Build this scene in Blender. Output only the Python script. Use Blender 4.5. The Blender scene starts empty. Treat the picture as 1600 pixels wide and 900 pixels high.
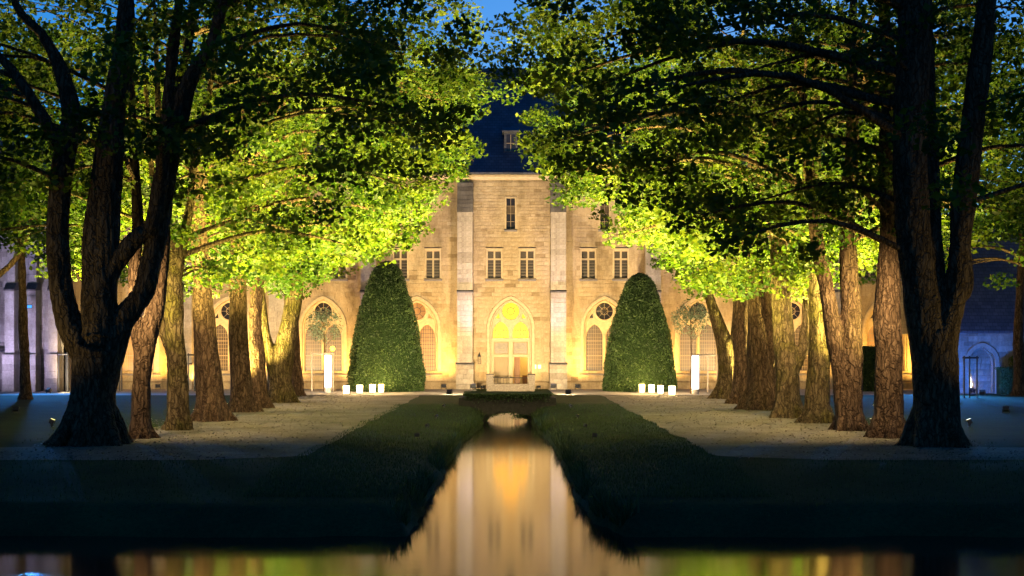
import bpy, bmesh, math, random
import numpy as np
from mathutils import Vector, Matrix, noise, Quaternion

R = math.radians
SC = bpy.context.scene
COL = SC.collection

# ------------------------------------------------------------------ camera, sky, exposure
EYE = 2.56            # eye height above the avenue
FPX = 2222.0          # focal length in photograph pixels (50 mm on 36 mm)
cam_d = bpy.data.cameras.new('camera'); cam = bpy.data.objects.new('camera', cam_d); COL.objects.link(cam)
cam.location = (0, 0, EYE); cam.rotation_euler = (R(90), 0, 0)
cam_d.lens = 50; cam_d.sensor_width = 36; cam_d.shift_y = 94 / 1600.0; cam_d.shift_x = 2 / 1600.0
cam_d.clip_start = 0.1; cam_d.clip_end = 2000
SC.camera = cam

w = bpy.data.worlds.new('World'); SC.world = w; w.use_nodes = True
nt = w.node_tree; bg = nt.nodes['Background']
sky = nt.nodes.new('ShaderNodeTexSky'); sky.sky_type = 'NISHITA'; sky.sun_disc = False
sky.sun_elevation = R(2.5); sky.sun_rotation = R(8); sky.ozone_density = 6.0; sky.air_density = 1.0; sky.dust_density = 0.2
tint = nt.nodes.new('ShaderNodeMix'); tint.data_type = 'RGBA'; tint.blend_type = 'MULTIPLY'
tint.inputs[0].default_value = 1.0; tint.inputs[7].default_value = (0.85, 1.0, 1.0, 1)
nt.links.new(sky.outputs[0], tint.inputs[6]); nt.links.new(tint.outputs[2], bg.inputs['Color'])
bg.inputs['Strength'].default_value = 0.15

SC.view_settings.view_transform = 'Standard'; SC.view_settings.look = 'None'
SC.view_settings.exposure = 1.3; SC.view_settings.gamma = 1.0; SC.view_settings.use_curve_mapping = False
SC.render.engine = 'CYCLES'
cy = SC.cycles
cy.use_denoising = True; cy.max_bounces = 7; cy.diffuse_bounces = 3; cy.glossy_bounces = 3; cy.transmission_bounces = 4
cy.transparent_max_bounces = 8; cy.sample_clamp_indirect = 4.0; cy.caustics_reflective = False; cy.caustics_refractive = False
cy.use_light_tree = True

# ------------------------------------------------------------------ materials
def new_mat(name):
    m = bpy.data.materials.new(name); m.use_nodes = True
    t = m.node_tree; t.nodes.clear()
    out = t.nodes.new('ShaderNodeOutputMaterial'); b = t.nodes.new('ShaderNodeBsdfPrincipled')
    t.links.new(b.outputs[0], out.inputs[0])
    return m, t, b, out

def ramp(t, stops):
    r = t.nodes.new('ShaderNodeValToRGB'); e = r.color_ramp.elements
    while len(e) < len(stops): e.new(0.5)
    for i, (p, c) in enumerate(stops):
        e[i].position = p; e[i].color = (c[0], c[1], c[2], 1)
    return r

def nz(t, scale, detail=4, rough=0.6, stretch=None, src='Object'):
    co = t.nodes.new('ShaderNodeTexCoord'); n = t.nodes.new('ShaderNodeTexNoise')
    n.inputs['Scale'].default_value = scale; n.inputs['Detail'].default_value = detail; n.inputs['Roughness'].default_value = rough
    if stretch:
        mp = t.nodes.new('ShaderNodeMapping'); mp.inputs['Scale'].default_value = stretch
        t.links.new(co.outputs[src], mp.inputs[0]); t.links.new(mp.outputs[0], n.inputs['Vector'])
    else:
        t.links.new(co.outputs[src], n.inputs['Vector'])
    return n

def mul(t, a, b, fac=1.0):
    m = t.nodes.new('ShaderNodeMix'); m.data_type = 'RGBA'; m.blend_type = 'MULTIPLY'; m.inputs[0].default_value = fac
    t.links.new(a, m.inputs[6]); t.links.new(b, m.inputs[7]); return m.outputs[2]

def bump(t, b, hsock, strength, dist):
    n = t.nodes.new('ShaderNodeBump'); n.inputs['Strength'].default_value = strength; n.inputs['Distance'].default_value = dist
    t.links.new(hsock, n.inputs['Height']); t.links.new(n.outputs[0], b.inputs['Normal']); return n

def mat_simple(name, col, rough=0.7, metal=0.0, var=0.25, scale=8.0, bstr=0.3, bdist=0.01, stretch=None, spec=0.3):
    m, t, b, o = new_mat(name)
    n = nz(t, scale, 5, 0.65, stretch)
    lo = tuple(c * (1 - var) for c in col); hi = tuple(min(1, c * (1 + var)) for c in col)
    r = ramp(t, [(0.3, lo), (0.7, hi)])
    t.links.new(n.outputs[0], r.inputs[0]); t.links.new(r.outputs[0], b.inputs['Base Color'])
    b.inputs['Roughness'].default_value = rough; b.inputs['Metallic'].default_value = metal
    b.inputs['Specular IOR Level'].default_value = spec
    if bstr: bump(t, b, n.outputs[0], bstr, bdist)
    return m

def mat_stone(name, lo, mid, hi, stain=0.55):
    m, t, b, o = new_mat(name)
    a = t.nodes.new('ShaderNodeAttribute'); a.attribute_name = 'tint'
    r = ramp(t, [(0.0, lo), (0.5, mid), (1.0, hi)]); t.links.new(a.outputs['Fac'], r.inputs[0])
    n1 = nz(t, 0.75, 7, 0.72, (1.3, 1, 0.45), 'Object'); r1 = ramp(t, [(0.33, (stain, stain * 0.95, stain * 0.9)), (0.62, (1, 1, 1))])
    t.links.new(n1.outputs[0], r1.inputs[0])
    n2 = nz(t, 9.0, 6, 0.75); r2 = ramp(t, [(0.3, (0.7, 0.68, 0.65)), (0.65, (1, 1, 1))]); t.links.new(n2.outputs[0], r2.inputs[0])
    c = mul(t, r.outputs[0], r1.outputs[0]); c = mul(t, c, r2.outputs[0])
    t.links.new(c, b.inputs['Base Color']); b.inputs['Roughness'].default_value = 0.92; b.inputs['Specular IOR Level'].default_value = 0.15
    n3 = nz(t, 22, 5, 0.7); bump(t, b, n3.outputs[0], 0.5, 0.02)
    return m

def mat_emit(name, col, strength, col2=None, scale=3.0, stretch=None):
    m, t, b, o = new_mat(name)
    b.inputs['Base Color'].default_value = (col[0] * .05, col[1] * .05, col[2] * .05, 1); b.inputs['Roughness'].default_value = 0.4
    if col2 is None:
        b.inputs['Emission Color'].default_value = (*col, 1)
    else:
        n = nz(t, scale, 3, 0.5, stretch); r = ramp(t, [(0.35, col2), (0.62, col)])
        t.links.new(n.outputs[0], r.inputs[0]); t.links.new(r.outputs[0], b.inputs['Emission Color'])
    b.inputs['Emission Strength'].default_value = strength
    return m

def mat_leaf(name, c0, c1, c2, trans=0.45, rough=0.55):
    m = bpy.data.materials.new(name); m.use_nodes = True; t = m.node_tree; t.nodes.clear()
    o = t.nodes.new('ShaderNodeOutputMaterial'); d = t.nodes.new('ShaderNodeBsdfPrincipled'); tr = t.nodes.new('ShaderNodeBsdfTranslucent')
    a = t.nodes.new('ShaderNodeAttribute'); a.attribute_name = 'tint'
    r = ramp(t, [(0.0, c0), (0.5, c1), (1.0, c2)]); t.links.new(a.outputs['Fac'], r.inputs[0])
    t.links.new(r.outputs[0], d.inputs['Base Color']); t.links.new(r.outputs[0], tr.inputs['Color'])
    d.inputs['Roughness'].default_value = rough; d.inputs['Specular IOR Level'].default_value = 0.25
    mx = t.nodes.new('ShaderNodeMixShader'); mx.inputs[0].default_value = trans
    t.links.new(d.outputs[0], mx.inputs[1]); t.links.new(tr.outputs[0], mx.inputs[2]); t.links.new(mx.outputs[0], o.inputs[0])
    return m

def mat_bark(name, c0, c1, moss=0.0):
    m, t, b, o = new_mat(name)
    v = nz(t, 5.0, 8, 0.75, (2.6, 2.6, 0.42)); n2 = nz(t, 1.3, 3, 0.6)
    r = ramp(t, [(0.32, tuple(c * 0.35 for c in c0)), (0.5, c0), (0.7, c1)]); t.links.new(v.outputs[0], r.inputs[0])
    r2 = ramp(t, [(0.45, (1, 1, 1)), (0.65, (0.75, 0.85, 0.45) if moss else (0.8, 0.78, 0.75))]); t.links.new(n2.outputs[0], r2.inputs[0])
    co = t.nodes.new('ShaderNodeTexCoord'); mp = t.nodes.new('ShaderNodeMapping'); mp.inputs['Scale'].default_value = (7.5, 7.5, 1.9)
    wob = nz(t, 3.0, 3, 0.6); add = t.nodes.new('ShaderNodeVectorMath'); add.operation = 'MULTIPLY_ADD'
    t.links.new(wob.outputs['Color'], add.inputs[0]); add.inputs[1].default_value = (.35, .35, .6); t.links.new(co.outputs['Object'], add.inputs[2])
    t.links.new(add.outputs[0], mp.inputs[0])
    vo = t.nodes.new('ShaderNodeTexVoronoi'); vo.feature = 'DISTANCE_TO_EDGE'; vo.inputs['Scale'].default_value = 1.0; t.links.new(mp.outputs[0], vo.inputs['Vector'])
    r3 = ramp(t, [(0.0, (0.28, 0.26, 0.25)), (0.16, (1, 1, 1))]); t.links.new(vo.outputs['Distance'], r3.inputs[0])
    c = mul(t, r.outputs[0], r2.outputs[0]); c = mul(t, c, r3.outputs[0], 0.85); t.links.new(c, b.inputs['Base Color'])
    b.inputs['Roughness'].default_value = 0.95; b.inputs['Specular IOR Level'].default_value = 0.1
    h = mul(t, v.outputs['Color'], r3.outputs[0]); bump(t, b, h, 1.0, 0.10)
    return m

M = {}
M['stone'] = mat_stone('limestone', (0.22, 0.16, 0.09), (0.40, 0.315, 0.20), (0.47, 0.40, 0.29), 0.5)
M['stone_but'] = mat_stone('buttress_limestone', (0.20, 0.17, 0.14), (0.34, 0.305, 0.265), (0.42, 0.385, 0.35), 0.5)
M['stone_trim'] = mat_simple('dressed_stone', (0.33, 0.265, 0.175), 0.85, var=0.18, scale=6, bstr=0.3, bdist=0.01, spec=0.15)
M['stone_grey'] = mat_stone('weathered_grey_stone', (0.10, 0.095, 0.10), (0.20, 0.19, 0.195), (0.3, 0.29, 0.29), 0.5)
M['stone_wing'] = mat_stone('pale_wing_stone', (0.20, 0.18, 0.17), (0.33, 0.31, 0.29), (0.44, 0.42, 0.4), 0.5)
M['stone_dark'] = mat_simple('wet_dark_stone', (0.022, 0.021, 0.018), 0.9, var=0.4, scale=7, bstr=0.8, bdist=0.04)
M['sill'] = mat_simple('sill_slate', (0.14, 0.125, 0.13), 0.8, var=0.25, scale=10, bstr=0.3)
M['rubble'] = mat_simple('rubble_stone', (0.15, 0.13, 0.11), 0.9, var=0.55, scale=13, bstr=1.0, bdist=0.05)
M['bar'] = mat_simple('glazing_bar_paint', (0.22, 0.165, 0.10), 0.6, var=0.1, scale=20, bstr=0)
M['iron'] = mat_simple('black_iron', (0.03, 0.03, 0.032), 0.5, 0.6, var=0.2, scale=20, bstr=0.2)
M['wood_door'] = mat_simple('painted_oak', (0.20, 0.15, 0.085), 0.6, var=0.2, scale=3, stretch=(14, 14, 1), bstr=0.3, bdist=0.005)
M['wood_brown'] = mat_simple('brown_oak', (0.16, 0.075, 0.03), 0.55, var=0.3, scale=3, stretch=(14, 14, 1), bstr=0.3, bdist=0.005)
M['stake'] = mat_simple('weathered_stake', (0.22, 0.19, 0.16), 0.85, var=0.3, scale=6, stretch=(8, 8, 1), bstr=0.4)
M['roof'] = None
M['plaster'] = mat_simple('pale_plaster', (0.55, 0.46, 0.32), 0.9, var=0.1, scale=3, bstr=0.1)
M['housing'] = mat_simple('dark_lamp_housing', (0.02, 0.022, 0.03), 0.4, 0.3, var=0.2, scale=30, bstr=0)
M['plaque'] = mat_simple('white_plaque', (0.75, 0.74, 0.7), 0.5, var=0.05, bstr=0)
M['glow_yellow'] = mat_emit('lit_yellow_glass', (1.0, 0.42, 0.003), 1.25, (0.85, 0.30, 0.002), 2.6, (1, 1, 1.3))
M['glow_orange'] = mat_emit('lit_orange_glass', (1.0, 0.45, 0.10), 0.32, (0.6, 0.2, 0.03), 1.6, (1, 1, 0.5))
M['glow_dim'] = mat_emit('dim_warm_glass', (0.30, 0.17, 0.06), 0.16, (0.06, 0.03, 0.012), 1.4, (1.5, 1, 0.4))
M['glow_lamp'] = mat_emit('orange_lamp_glow', (1.0, 0.42, 0.02), 6.0)
M['lantern'] = mat_emit('lantern_paper', (1.0, 0.68, 0.28), 5.0)
M['lantern_base'] = mat_simple('lantern_tray', (0.25, 0.2, 0.14), 0.7, bstr=0)
M['column_glow'] = mat_emit('column_diffuser', (0.93, 0.94, 1.0), 2.6)
M['column_base'] = mat_simple('column_base_metal', (0.22, 0.22, 0.25), 0.5, 0.2, bstr=0)
def lens(name, c): return mat_emit(name, c, 0.8)

def mat_glass_dark():
    m, t, b, o = new_mat('dark_leaded_glass')
    co = t.nodes.new('ShaderNodeTexCoord'); mp = t.nodes.new('ShaderNodeMapping'); mp.inputs['Rotation'].default_value = (0, R(45), 0)
    t.links.new(co.outputs['Object'], mp.inputs[0])
    br = t.nodes.new('ShaderNodeTexChecker'); br.inputs['Scale'].default_value = 9.0
    br.inputs['Color1'].default_value = (0.020, 0.018, 0.020, 1); br.inputs['Color2'].default_value = (0.10, 0.082, 0.07, 1)
    t.links.new(mp.outputs[0], br.inputs[0]); t.links.new(br.outputs[0], b.inputs['Base Color'])
    b.inputs['Roughness'].default_value = 0.25; b.inputs['Specular IOR Level'].default_value = 0.5
    return m
M['glass'] = mat_glass_dark()
M['glass_plain'] = mat_simple('dark_glass', (0.018, 0.016, 0.02), 0.15, var=0.3, scale=2, bstr=0, spec=0.5)
M['glass_grey'] = mat_simple('grey_door_glass', (0.12, 0.10, 0.075), 0.3, var=0.4, scale=4, bstr=0, spec=0.5)

def mat_roof():
    m, t, b, o = new_mat('slate_roof')
    co = t.nodes.new('ShaderNodeTexCoord'); br = t.nodes.new('ShaderNodeTexBrick')
    br.inputs['Scale'].default_value = 1.0; br.inputs['Brick Width'].default_value = 0.3; br.inputs['Row Height'].default_value = 0.2
    br.inputs['Mortar Size'].default_value = 0.012; br.offset = 0.5
    br.inputs['Color1'].default_value = (0.05, 0.055, 0.075, 1); br.inputs['Color2'].default_value = (0.085, 0.09, 0.115, 1); br.inputs['Mortar'].default_value = (0.02, 0.02, 0.03, 1)
    mp = t.nodes.new('ShaderNodeMapping'); mp.inputs['Rotation'].default_value = (R(90), 0, 0)
    t.links.new(co.outputs['Object'], mp.inputs[0]); t.links.new(mp.outputs[0], br.inputs['Vector'])
    n = nz(t, 0.8, 4); r = ramp(t, [(0.3, (0.6, 0.6, 0.65)), (0.7, (1.1, 1.1, 1.1))]); t.links.new(n.outputs[0], r.inputs[0])
    t.links.new(mul(t, br.outputs[0], r.outputs[0]), b.inputs['Base Color']); b.inputs['Roughness'].default_value = 0.55
    bump(t, b, br.outputs['Fac'], -0.4, 0.02)
    return m
M['roof'] = mat_roof()

def mat_ground(name, stops, s1, s2, bstr, bdist, rough=0.95):
    m, t, b, o = new_mat(name)
    n1 = nz(t, s1, 6, 0.7); n2 = nz(t, s2, 6, 0.75)
    r1 = ramp(t, stops); t.links.new(n1.outputs[0], r1.inputs[0])
    r2 = ramp(t, [(0.3, (0.55, 0.55, 0.55)), (0.7, (1.15, 1.15, 1.15))]); t.links.new(n2.outputs[0], r2.inputs[0])
    t.links.new(mul(t, r1.outputs[0], r2.outputs[0]), b.inputs['Base Color'])
    b.inputs['Roughness'].default_value = rough; b.inputs['Specular IOR Level'].default_value = 0.1
    bump(t, b, n2.outputs[0], bstr, bdist)
    return m
M['lawn'] = mat_ground('lawn_turf', [(0.3, (0.025, 0.036, 0.013)), (0.7, (0.05, 0.07, 0.024))], 0.5, 14, 0.8, 0.05)
M['gravel'] = mat_ground('pale_gravel', [(0.32, (0.15, 0.132, 0.09)), (0.68, (0.28, 0.25, 0.185))], 0.6, 16, 1.0, 0.06)
M['forecourt'] = mat_ground('forecourt_gravel', [(0.3, (0.32, 0.30, 0.27)), (0.7, (0.42, 0.40, 0.37))], 0.5, 18, 0.6, 0.02)
M['grass'] = mat_leaf('grass_blade', (0.025, 0.045, 0.012), (0.04, 0.07, 0.018), (0.075, 0.10, 0.03), 0.3)
M['leaf'] = mat_leaf('maple_leaf', (0.022, 0.056, 0.003), (0.056, 0.100, 0.005), (0.125, 0.155, 0.010), 0.52)
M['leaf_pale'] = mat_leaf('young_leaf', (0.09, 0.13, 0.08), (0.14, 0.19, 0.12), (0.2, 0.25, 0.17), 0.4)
M['yew'] = mat_leaf('yew_needle', (0.013, 0.028, 0.008), (0.025, 0.050, 0.013), (0.046, 0.078, 0.020), 0.15)
M['yew_core'] = mat_simple('yew_inner', (0.012, 0.024, 0.008), 0.95, var=0.4, scale=6, bstr=0.6, bdist=0.05, spec=0.05)
M['bark'] = mat_bark('ridged_bark', (0.10, 0.062, 0.035), (0.21, 0.14, 0.085))
M['bark_moss'] = mat_bark('mossy_bark', (0.11, 0.078, 0.038), (0.21, 0.155, 0.085), 1.0)

def mat_water():
    m, t, b, o = new_mat('canal_water')
    b.inputs['Base Color'].default_value = (0.006, 0.008, 0.007, 1); b.inputs['Roughness'].default_value = 0.095
    b.inputs['IOR'].default_value = 1.45; b.inputs['Specular IOR Level'].default_value = 0.6
    n = nz(t, 1.2, 3, 0.5, (0.35, 2.0, 1)); bump(t, b, n.outputs[0], 0.05, 0.02)
    return m
M['water'] = mat_water()

# ------------------------------------------------------------------ mesh helpers
class MB:
    def __init__(s): s.v = []; s.f = []; s.t = []
    def box(s, x0, x1, y0, y1, z0, z1, tint=0.5, back=True):
        i = len(s.v)
        s.v += [(x0, y0, z0), (x1, y0, z0), (x1, y1, z0), (x0, y1, z0), (x0, y0, z1), (x1, y0, z1), (x1, y1, z1), (x0, y1, z1)]
        fs = [(0, 1, 5, 4), (1, 2, 6, 5), (3, 0, 4, 7), (4, 5, 6, 7), (3, 2, 1, 0)]
        if back: fs.append((2, 3, 7, 6))
        s.f += [tuple(i + k for k in f) for f in fs]; s.t += [tint] * len(fs); return s
    def quad(s, a, b, c, d, tint=0.5):
        i = len(s.v); s.v += [a, b, c, d]; s.f.append((i, i + 1, i + 2, i + 3)); s.t.append(tint); return s
    def prism(s, prof, x0, x1, tint=0.5):
        """profile of (y,z) points, counter-clockwise seen from +x, swept along x"""
        n = len(prof); i = len(s.v)
        s.v += [(x0, y, z) for y, z in prof] + [(x1, y, z) for y, z in prof]
        for k in range(n):
            j = (k + 1) % n; s.f.append((i + k, i + n + k, i + n + j, i + j)); s.t.append(tint)
        s.f.append(tuple(i + k for k in range(n))); s.f.append(tuple(i + n + k for k in reversed(range(n)))); s.t += [tint] * 2; return s
    def tube(s, pts, rads, seg=8, tint=0.5, cap=True):
        P = [Vector(p) for p in pts]; n = len(P); i = len(s.v); prev = None
        for k in range(n):
            d = (P[min(k + 1, n - 1)] - P[max(k - 1, 0)]).normalized()
            if prev is None:
                a = d.orthogonal().normalized()
            else:
                a = (prev - d * prev.dot(d)).normalized()
            prev = a; b = d.cross(a)
            for j in range(seg):
                q = 2 * math.pi * j / seg; s.v.append(tuple(P[k] + (a * math.cos(q) + b * math.sin(q)) * rads[k]))
        for k in range(n - 1):
            for j in range(seg):
                j2 = (j + 1) % seg
                s.f.append((i + k * seg + j, i + k * seg + j2, i + (k + 1) * seg + j2, i + (k + 1) * seg + j)); s.t.append(tint)
        if cap:
            s.f.append(tuple(i + j for j in reversed(range(seg)))); s.f.append(tuple(i + (n - 1) * seg + j for j in range(seg))); s.t += [tint] * 2
        return s
    def mesh(s, name='mesh', smooth=False):
        m = bpy.data.meshes.new(name); m.from_pydata(s.v, [], s.f)
        a = m.attributes.new('tint', 'FLOAT', 'FACE'); a.data.foreach_set('value', np.array(s.t, dtype=np.float32))
        if smooth: m.polygons.foreach_set('use_smooth', [True] * len(m.polygons))
        m.update(); return m

def link(name, mesh, mat=None, parent=None, loc=(0, 0, 0), rot=None, scale=None):
    o = bpy.data.objects.new(name, mesh); COL.objects.link(o); o.location = loc
    if rot: o.rotation_euler = rot
    if scale: o.scale = scale
    if parent: o.parent = parent
    if mat and mesh is not None and not mesh.materials: mesh.materials.append(mat)
    return o

def thing(name, label, cat, loc=(0, 0, 0), group=None, mesh=None, mat=None, rot=None):
    o = link(name, mesh, mat, None, loc, rot); o['label'] = label; o['category'] = cat
    if group: o['group'] = group
    return o

def structure(name, mesh, mat):
    o = link(name, mesh, mat); o['kind'] = 'structure'; return o

def tri_mesh(name, V, T, tint=None, mat=None, smooth=False):
    m = bpy.data.meshes.new(name); n = len(T); k = T.shape[1]
    m.vertices.add(len(V)); m.vertices.foreach_set('co', np.ascontiguousarray(V, dtype=np.float32).ravel())
    m.loops.add(n * k); m.loops.foreach_set('vertex_index', np.ascontiguousarray(T, dtype=np.int32).ravel())
    m.polygons.add(n); m.polygons.foreach_set('loop_start', np.arange(0, n * k, k, dtype=np.int32)); m.polygons.foreach_set('loop_total', np.full(n, k, dtype=np.int32))
    if smooth: m.polygons.foreach_set('use_smooth', np.ones(n, dtype=bool))
    if tint is not None:
        a = m.attributes.new('tint', 'FLOAT', 'FACE'); a.data.foreach_set('value', np.asarray(tint, dtype=np.float32))
    m.update(calc_edges=True); m.validate()
    if mat: m.materials.append(mat)
    return m

def flat(loops, depth, yfront, bevel=0.0):
    """extrude (x,z) loops (first = outline, others = holes) to a solid whose front is at y=yfront, facing -y"""
    cu = bpy.data.curves.new('tmp', 'CURVE'); cu.dimensions = '2D'; cu.fill_mode = 'BOTH'
    cu.extrude = max(0.0, depth / 2 - bevel); cu.bevel_depth = bevel; cu.bevel_resolution = 0
    if bevel: cu.offset = -bevel
    for lp in loops:
        sp = cu.splines.new('POLY'); sp.points.add(len(lp) - 1); sp.use_cyclic_u = True
        for p, (x, z) in zip(sp.points, lp): p.co = (x, z, 0, 1)
    ob = bpy.data.objects.new('tmp', cu); COL.objects.link(ob)
    m = bpy.data.meshes.new_from_object(ob)
    bpy.data.objects.remove(ob); bpy.data.curves.remove(cu)
    m.transform(Matrix.Translation((0, yfront + depth / 2, 0)) @ Matrix.Rotation(R(90), 4, 'X'))
    a = m.attributes.new('tint', 'FLOAT', 'FACE'); a.data.foreach_set('value', np.full(len(m.polygons), 0.55, dtype=np.float32))
    m.materials.clear(); return m

def rect(x0, x1, z0, z1): return [(x0, z0), (x1, z0), (x1, z1), (x0, z1)]
def arch(cx, a, z0, zs, rise, n=12):
    Rr = (a * a + rise * rise) / (2 * a); pts = [(cx - a, z0), (cx + a, z0), (cx + a, zs)]
    t1 = math.atan2(rise, Rr - a) if Rr >= a else math.pi - math.atan2(rise, a - Rr)
    for k in range(1, n + 1):
        t = t1 * k / n; pts.append((cx + a - Rr + Rr * math.cos(t), zs + Rr * math.sin(t)))
    for k in range(n - 1, -1, -1):
        t = t1 * k / n; pts.append((cx - a + Rr - Rr * math.cos(t), zs + Rr * math.sin(t)))
    return pts
def arch_band(cx, a, z0, zs, rise, w_):
    o = arch(cx, a, z0, zs, rise); i = arch(cx, a - w_, z0, zs, rise - w_ * 1.1)
    return [o[1:] + [o[0]] + [i[0]] + i[:0:-1]]
def arch_hw(a, zs, rise, z):
    if z <= zs: return a
    Rr = (a * a + rise * rise) / (2 * a); h = z - zs
    if h >= rise: return 0
    return max(0, a - Rr + math.sqrt(max(0, Rr * Rr - h * h)))
def circle(cx, cz, r, n=24): return [(cx + r * math.cos(2 * math.pi * k / n), cz + r * math.sin(2 * math.pi * k / n)) for k in range(n)]

UNIT = MB().box(-.5, .5, -.5, .5, -.5, .5).mesh('bar_mesh')
_bar_meshes = {}
def bar(name, parent, mat, x0, x1, y0, y1, z0, z1):
    k = mat.name
    if k not in _bar_meshes:
        me = UNIT.copy(); me.materials.append(mat); _bar_meshes[k] = me
    return link(name, _bar_meshes[k], None, parent, ((x0 + x1) / 2, (y0 + y1) / 2, (z0 + z1) / 2), None, (x1 - x0, y1 - y0, z1 - z0))

# ------------------------------------------------------------------ the ground, canal and paths
WATER = -0.8
rng = np.random.default_rng(5)
def n1(x, s=0): return noise.noise(Vector((x, 3.7 + s * 11.3, 0.5 + s)))
def ss(e0, e1, x):
    t = min(1, max(0, (x - e0) / (e1 - e0))); return t * t * (3 - 2 * t)
def canal_w(Y, side):
    base = 1.66 - 0.56 * ss(46, 64, Y)
    base += 0.10 * n1(Y * 0.5, 1 + side) + 0.07 * n1(Y * 2.1, 3 + side)
    base += (0.5 if side > 0 else 0.0) * ss(29.5, 25.0, Y) ** 2
    return base
def ground_z(X, Y):
    mound = 0.40 * math.exp(-((Y - 66) / 7.0) ** 2) * (1 - ss(3.0, 7.5, abs(X)))
    side = 1 if X > -0.15 else -1
    t = abs(X + 0.15); wv = canal_w(Y, side) if 20 < Y < 92 else 1.2
    bt = 4.7 - 2.4 * ss(66, 72, Y)
    if t < wv: zc = WATER - 0.9 * ss(0, 0.5, wv - t) - 0.02
    elif t < wv + 0.55: zc = WATER + (0.52 + mound * 0.5) * ss(-0.25, 0.55, t - wv)
    else: zc = WATER + 0.52 + mound * .5 + (0.28 + mound * .5) * ss(wv + 0.40, bt, t)
    if Y > 88.3: zc = 0.0
    d = Y - 25.4 - 0.25 * n1(X * 0.35, 7) - 0.12 * n1(X * 1.3, 8)
    if d < 0: zf = WATER - 0.02 - 0.9 * ss(0, 1.0, -d)
    elif d < 1.0: zf = WATER + 0.5 * ss(-0.3, 1.0, d)
    else: zf = WATER + 0.5 + 0.3 * ss(0.6, 6.5, d)
    z = min(zc, zf)
    if Y < 6: z = max(z, -1.7 + 2.6 * ss(6, 2.5, Y))
    return z
xs = list(np.arange(-6, 6.01, 0.15))
for k in range(1, 40): xs += [6 + 0.5 * k + 0.012 * k ** 3, -(6 + 0.5 * k + 0.012 * k ** 3)]
xs = sorted(xs)
ys = list(np.arange(-30, 22, 1.0)) + list(np.arange(22, 34, 0.2)) + list(np.arange(34, 92, 0.45)) + [95, 100, 110, 130, 160, 220, 320, 500, 800]
V = np.array([(x, y, ground_z(x, y)) for y in ys for x in xs]); nx = len(xs)
T = np.array([(j * nx + i, j * nx + i + 1, (j + 1) * nx + i + 1, (j + 1) * nx + i) for j in range(len(ys) - 1) for i in range(nx - 1)])
structure('lawn_ground', tri_mesh('lawn_ground', V, T, None, M['lawn'], True), None)
structure('canal_water', MB().quad((-500, -2, WATER), (500, -2, WATER), (500, 88.35, WATER), (-500, 88.35, WATER)).mesh('water'), M['water'])

def sheet(name, rows, mat, z=0.012):
    """rows of (Y, x_inner, x_outer) -> strip mesh"""
    mb = MB(); n = 10
    for (Y, a, b) in rows:
        for k in range(n + 1): mb.v.append((a + (b - a) * k / n, Y, z))
    for j in range(len(rows) - 1):
        for k in range(n):
            p = j * (n + 1) + k; q = (p, p + 1, p + n + 2, p + n + 1)
            mb.f.append(q if rows[0][2] > rows[0][1] else q[::-1]); mb.t.append(0.5)
    return structure(name, mb.mesh(name), mat)
def path_edge(Y, s): return 4.85 + 0.16 * n1(Y * 0.45, 20 + s) + 0.07 * n1(Y * 2.3, 22 + s)
for s, nm in ((-1, 'gravel_path_left'), (1, 'gravel_path_right')):
    rows = []
    for Y in np.arange(32.4, 77.01, 0.3):
        inner = path_edge(Y, s) + 2.2 * ss(34.2, 32.4, Y) ** 2
        outer = 11.3 + 0.5 * n1(Y * 0.4, 30 + s) + 0.15 * n1(Y * 2, 31 + s) + 40 * ss(36.8, 34.6, Y + 0.25 * n1(Y * 2.0, 33))
        if Y < 33.2: outer = 50
        rows.append((Y, s * inner, s * outer))
    sheet(nm, rows, M['gravel'])
sheet('forecourt_left', [(77.0, -2.6, -34), (79, -2.4, -36), (88.4, -2.3, -36)], M['forecourt'], 0.016)
sheet('forecourt_right', [(77.0, 2.6, 24), (79, 2.4, 26), (88.4, 2.3, 26)], M['forecourt'], 0.016)

def blade_mesh(P, hmin, hmax, wd, rg, lean=0.5):
    n = len(P); ang = rg.uniform(0, 2 * np.pi, n); h = rg.uniform(hmin, hmax, n)
    dx = np.cos(ang) * wd; dy = np.sin(ang) * wd
    la = rg.uniform(0, 2 * np.pi, n); ll = rg.uniform(0, lean, n) * h
    a = P + np.stack([-dx, -dy, np.full(n, -0.02)], 1); b = P + np.stack([dx, dy, np.full(n, -0.02)], 1)
    c = P + np.stack([np.cos(la) * ll, np.sin(la) * ll, h], 1)
    V = np.stack([a, b, c], 1).reshape(-1, 3); T = np.arange(3 * n).reshape(-1, 3)
    return V, T, rg.uniform(0, 1, n)
pts = []
while len(pts) < 52000:
    u = random.Random(len(pts)).random; 
    k = rng.random()
    if k < 0.62:
        Y = 27 + 38 * rng.random() ** 1.6; s = 1 if rng.random() < .5 else -1
        X = s * (canal_w(Y, s) + 0.15 + (path_edge(Y, s) + 0.12 - canal_w(Y, s) - .15) * rng.random() ** 0.8) - 0.1
    elif k < 0.84:
        Y = 25.7 + 6.9 * rng.random(); X = rng.uniform(-14.5, 14.5)
        if abs(X) < canal_w(Y, 1 if X > 0 else -1) + 0.25: continue
    else:
        Y = 38 + 38 * rng.random(); s = 1 if rng.random() < .5 else -1; X = s * (11.0 + abs(rng.normal(0, 0.9)))
    z = ground_z(X, Y)
    if z < WATER + 0.05: continue
    pts.append((X, Y, z))
V, T, tn = blade_mesh(np.array(pts), 0.03, 0.085, 0.012, rng)
g = link('grass_blades', tri_mesh('grass_blades', V, T, tn, M['grass'])); g['kind'] = 'stuff'
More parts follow.
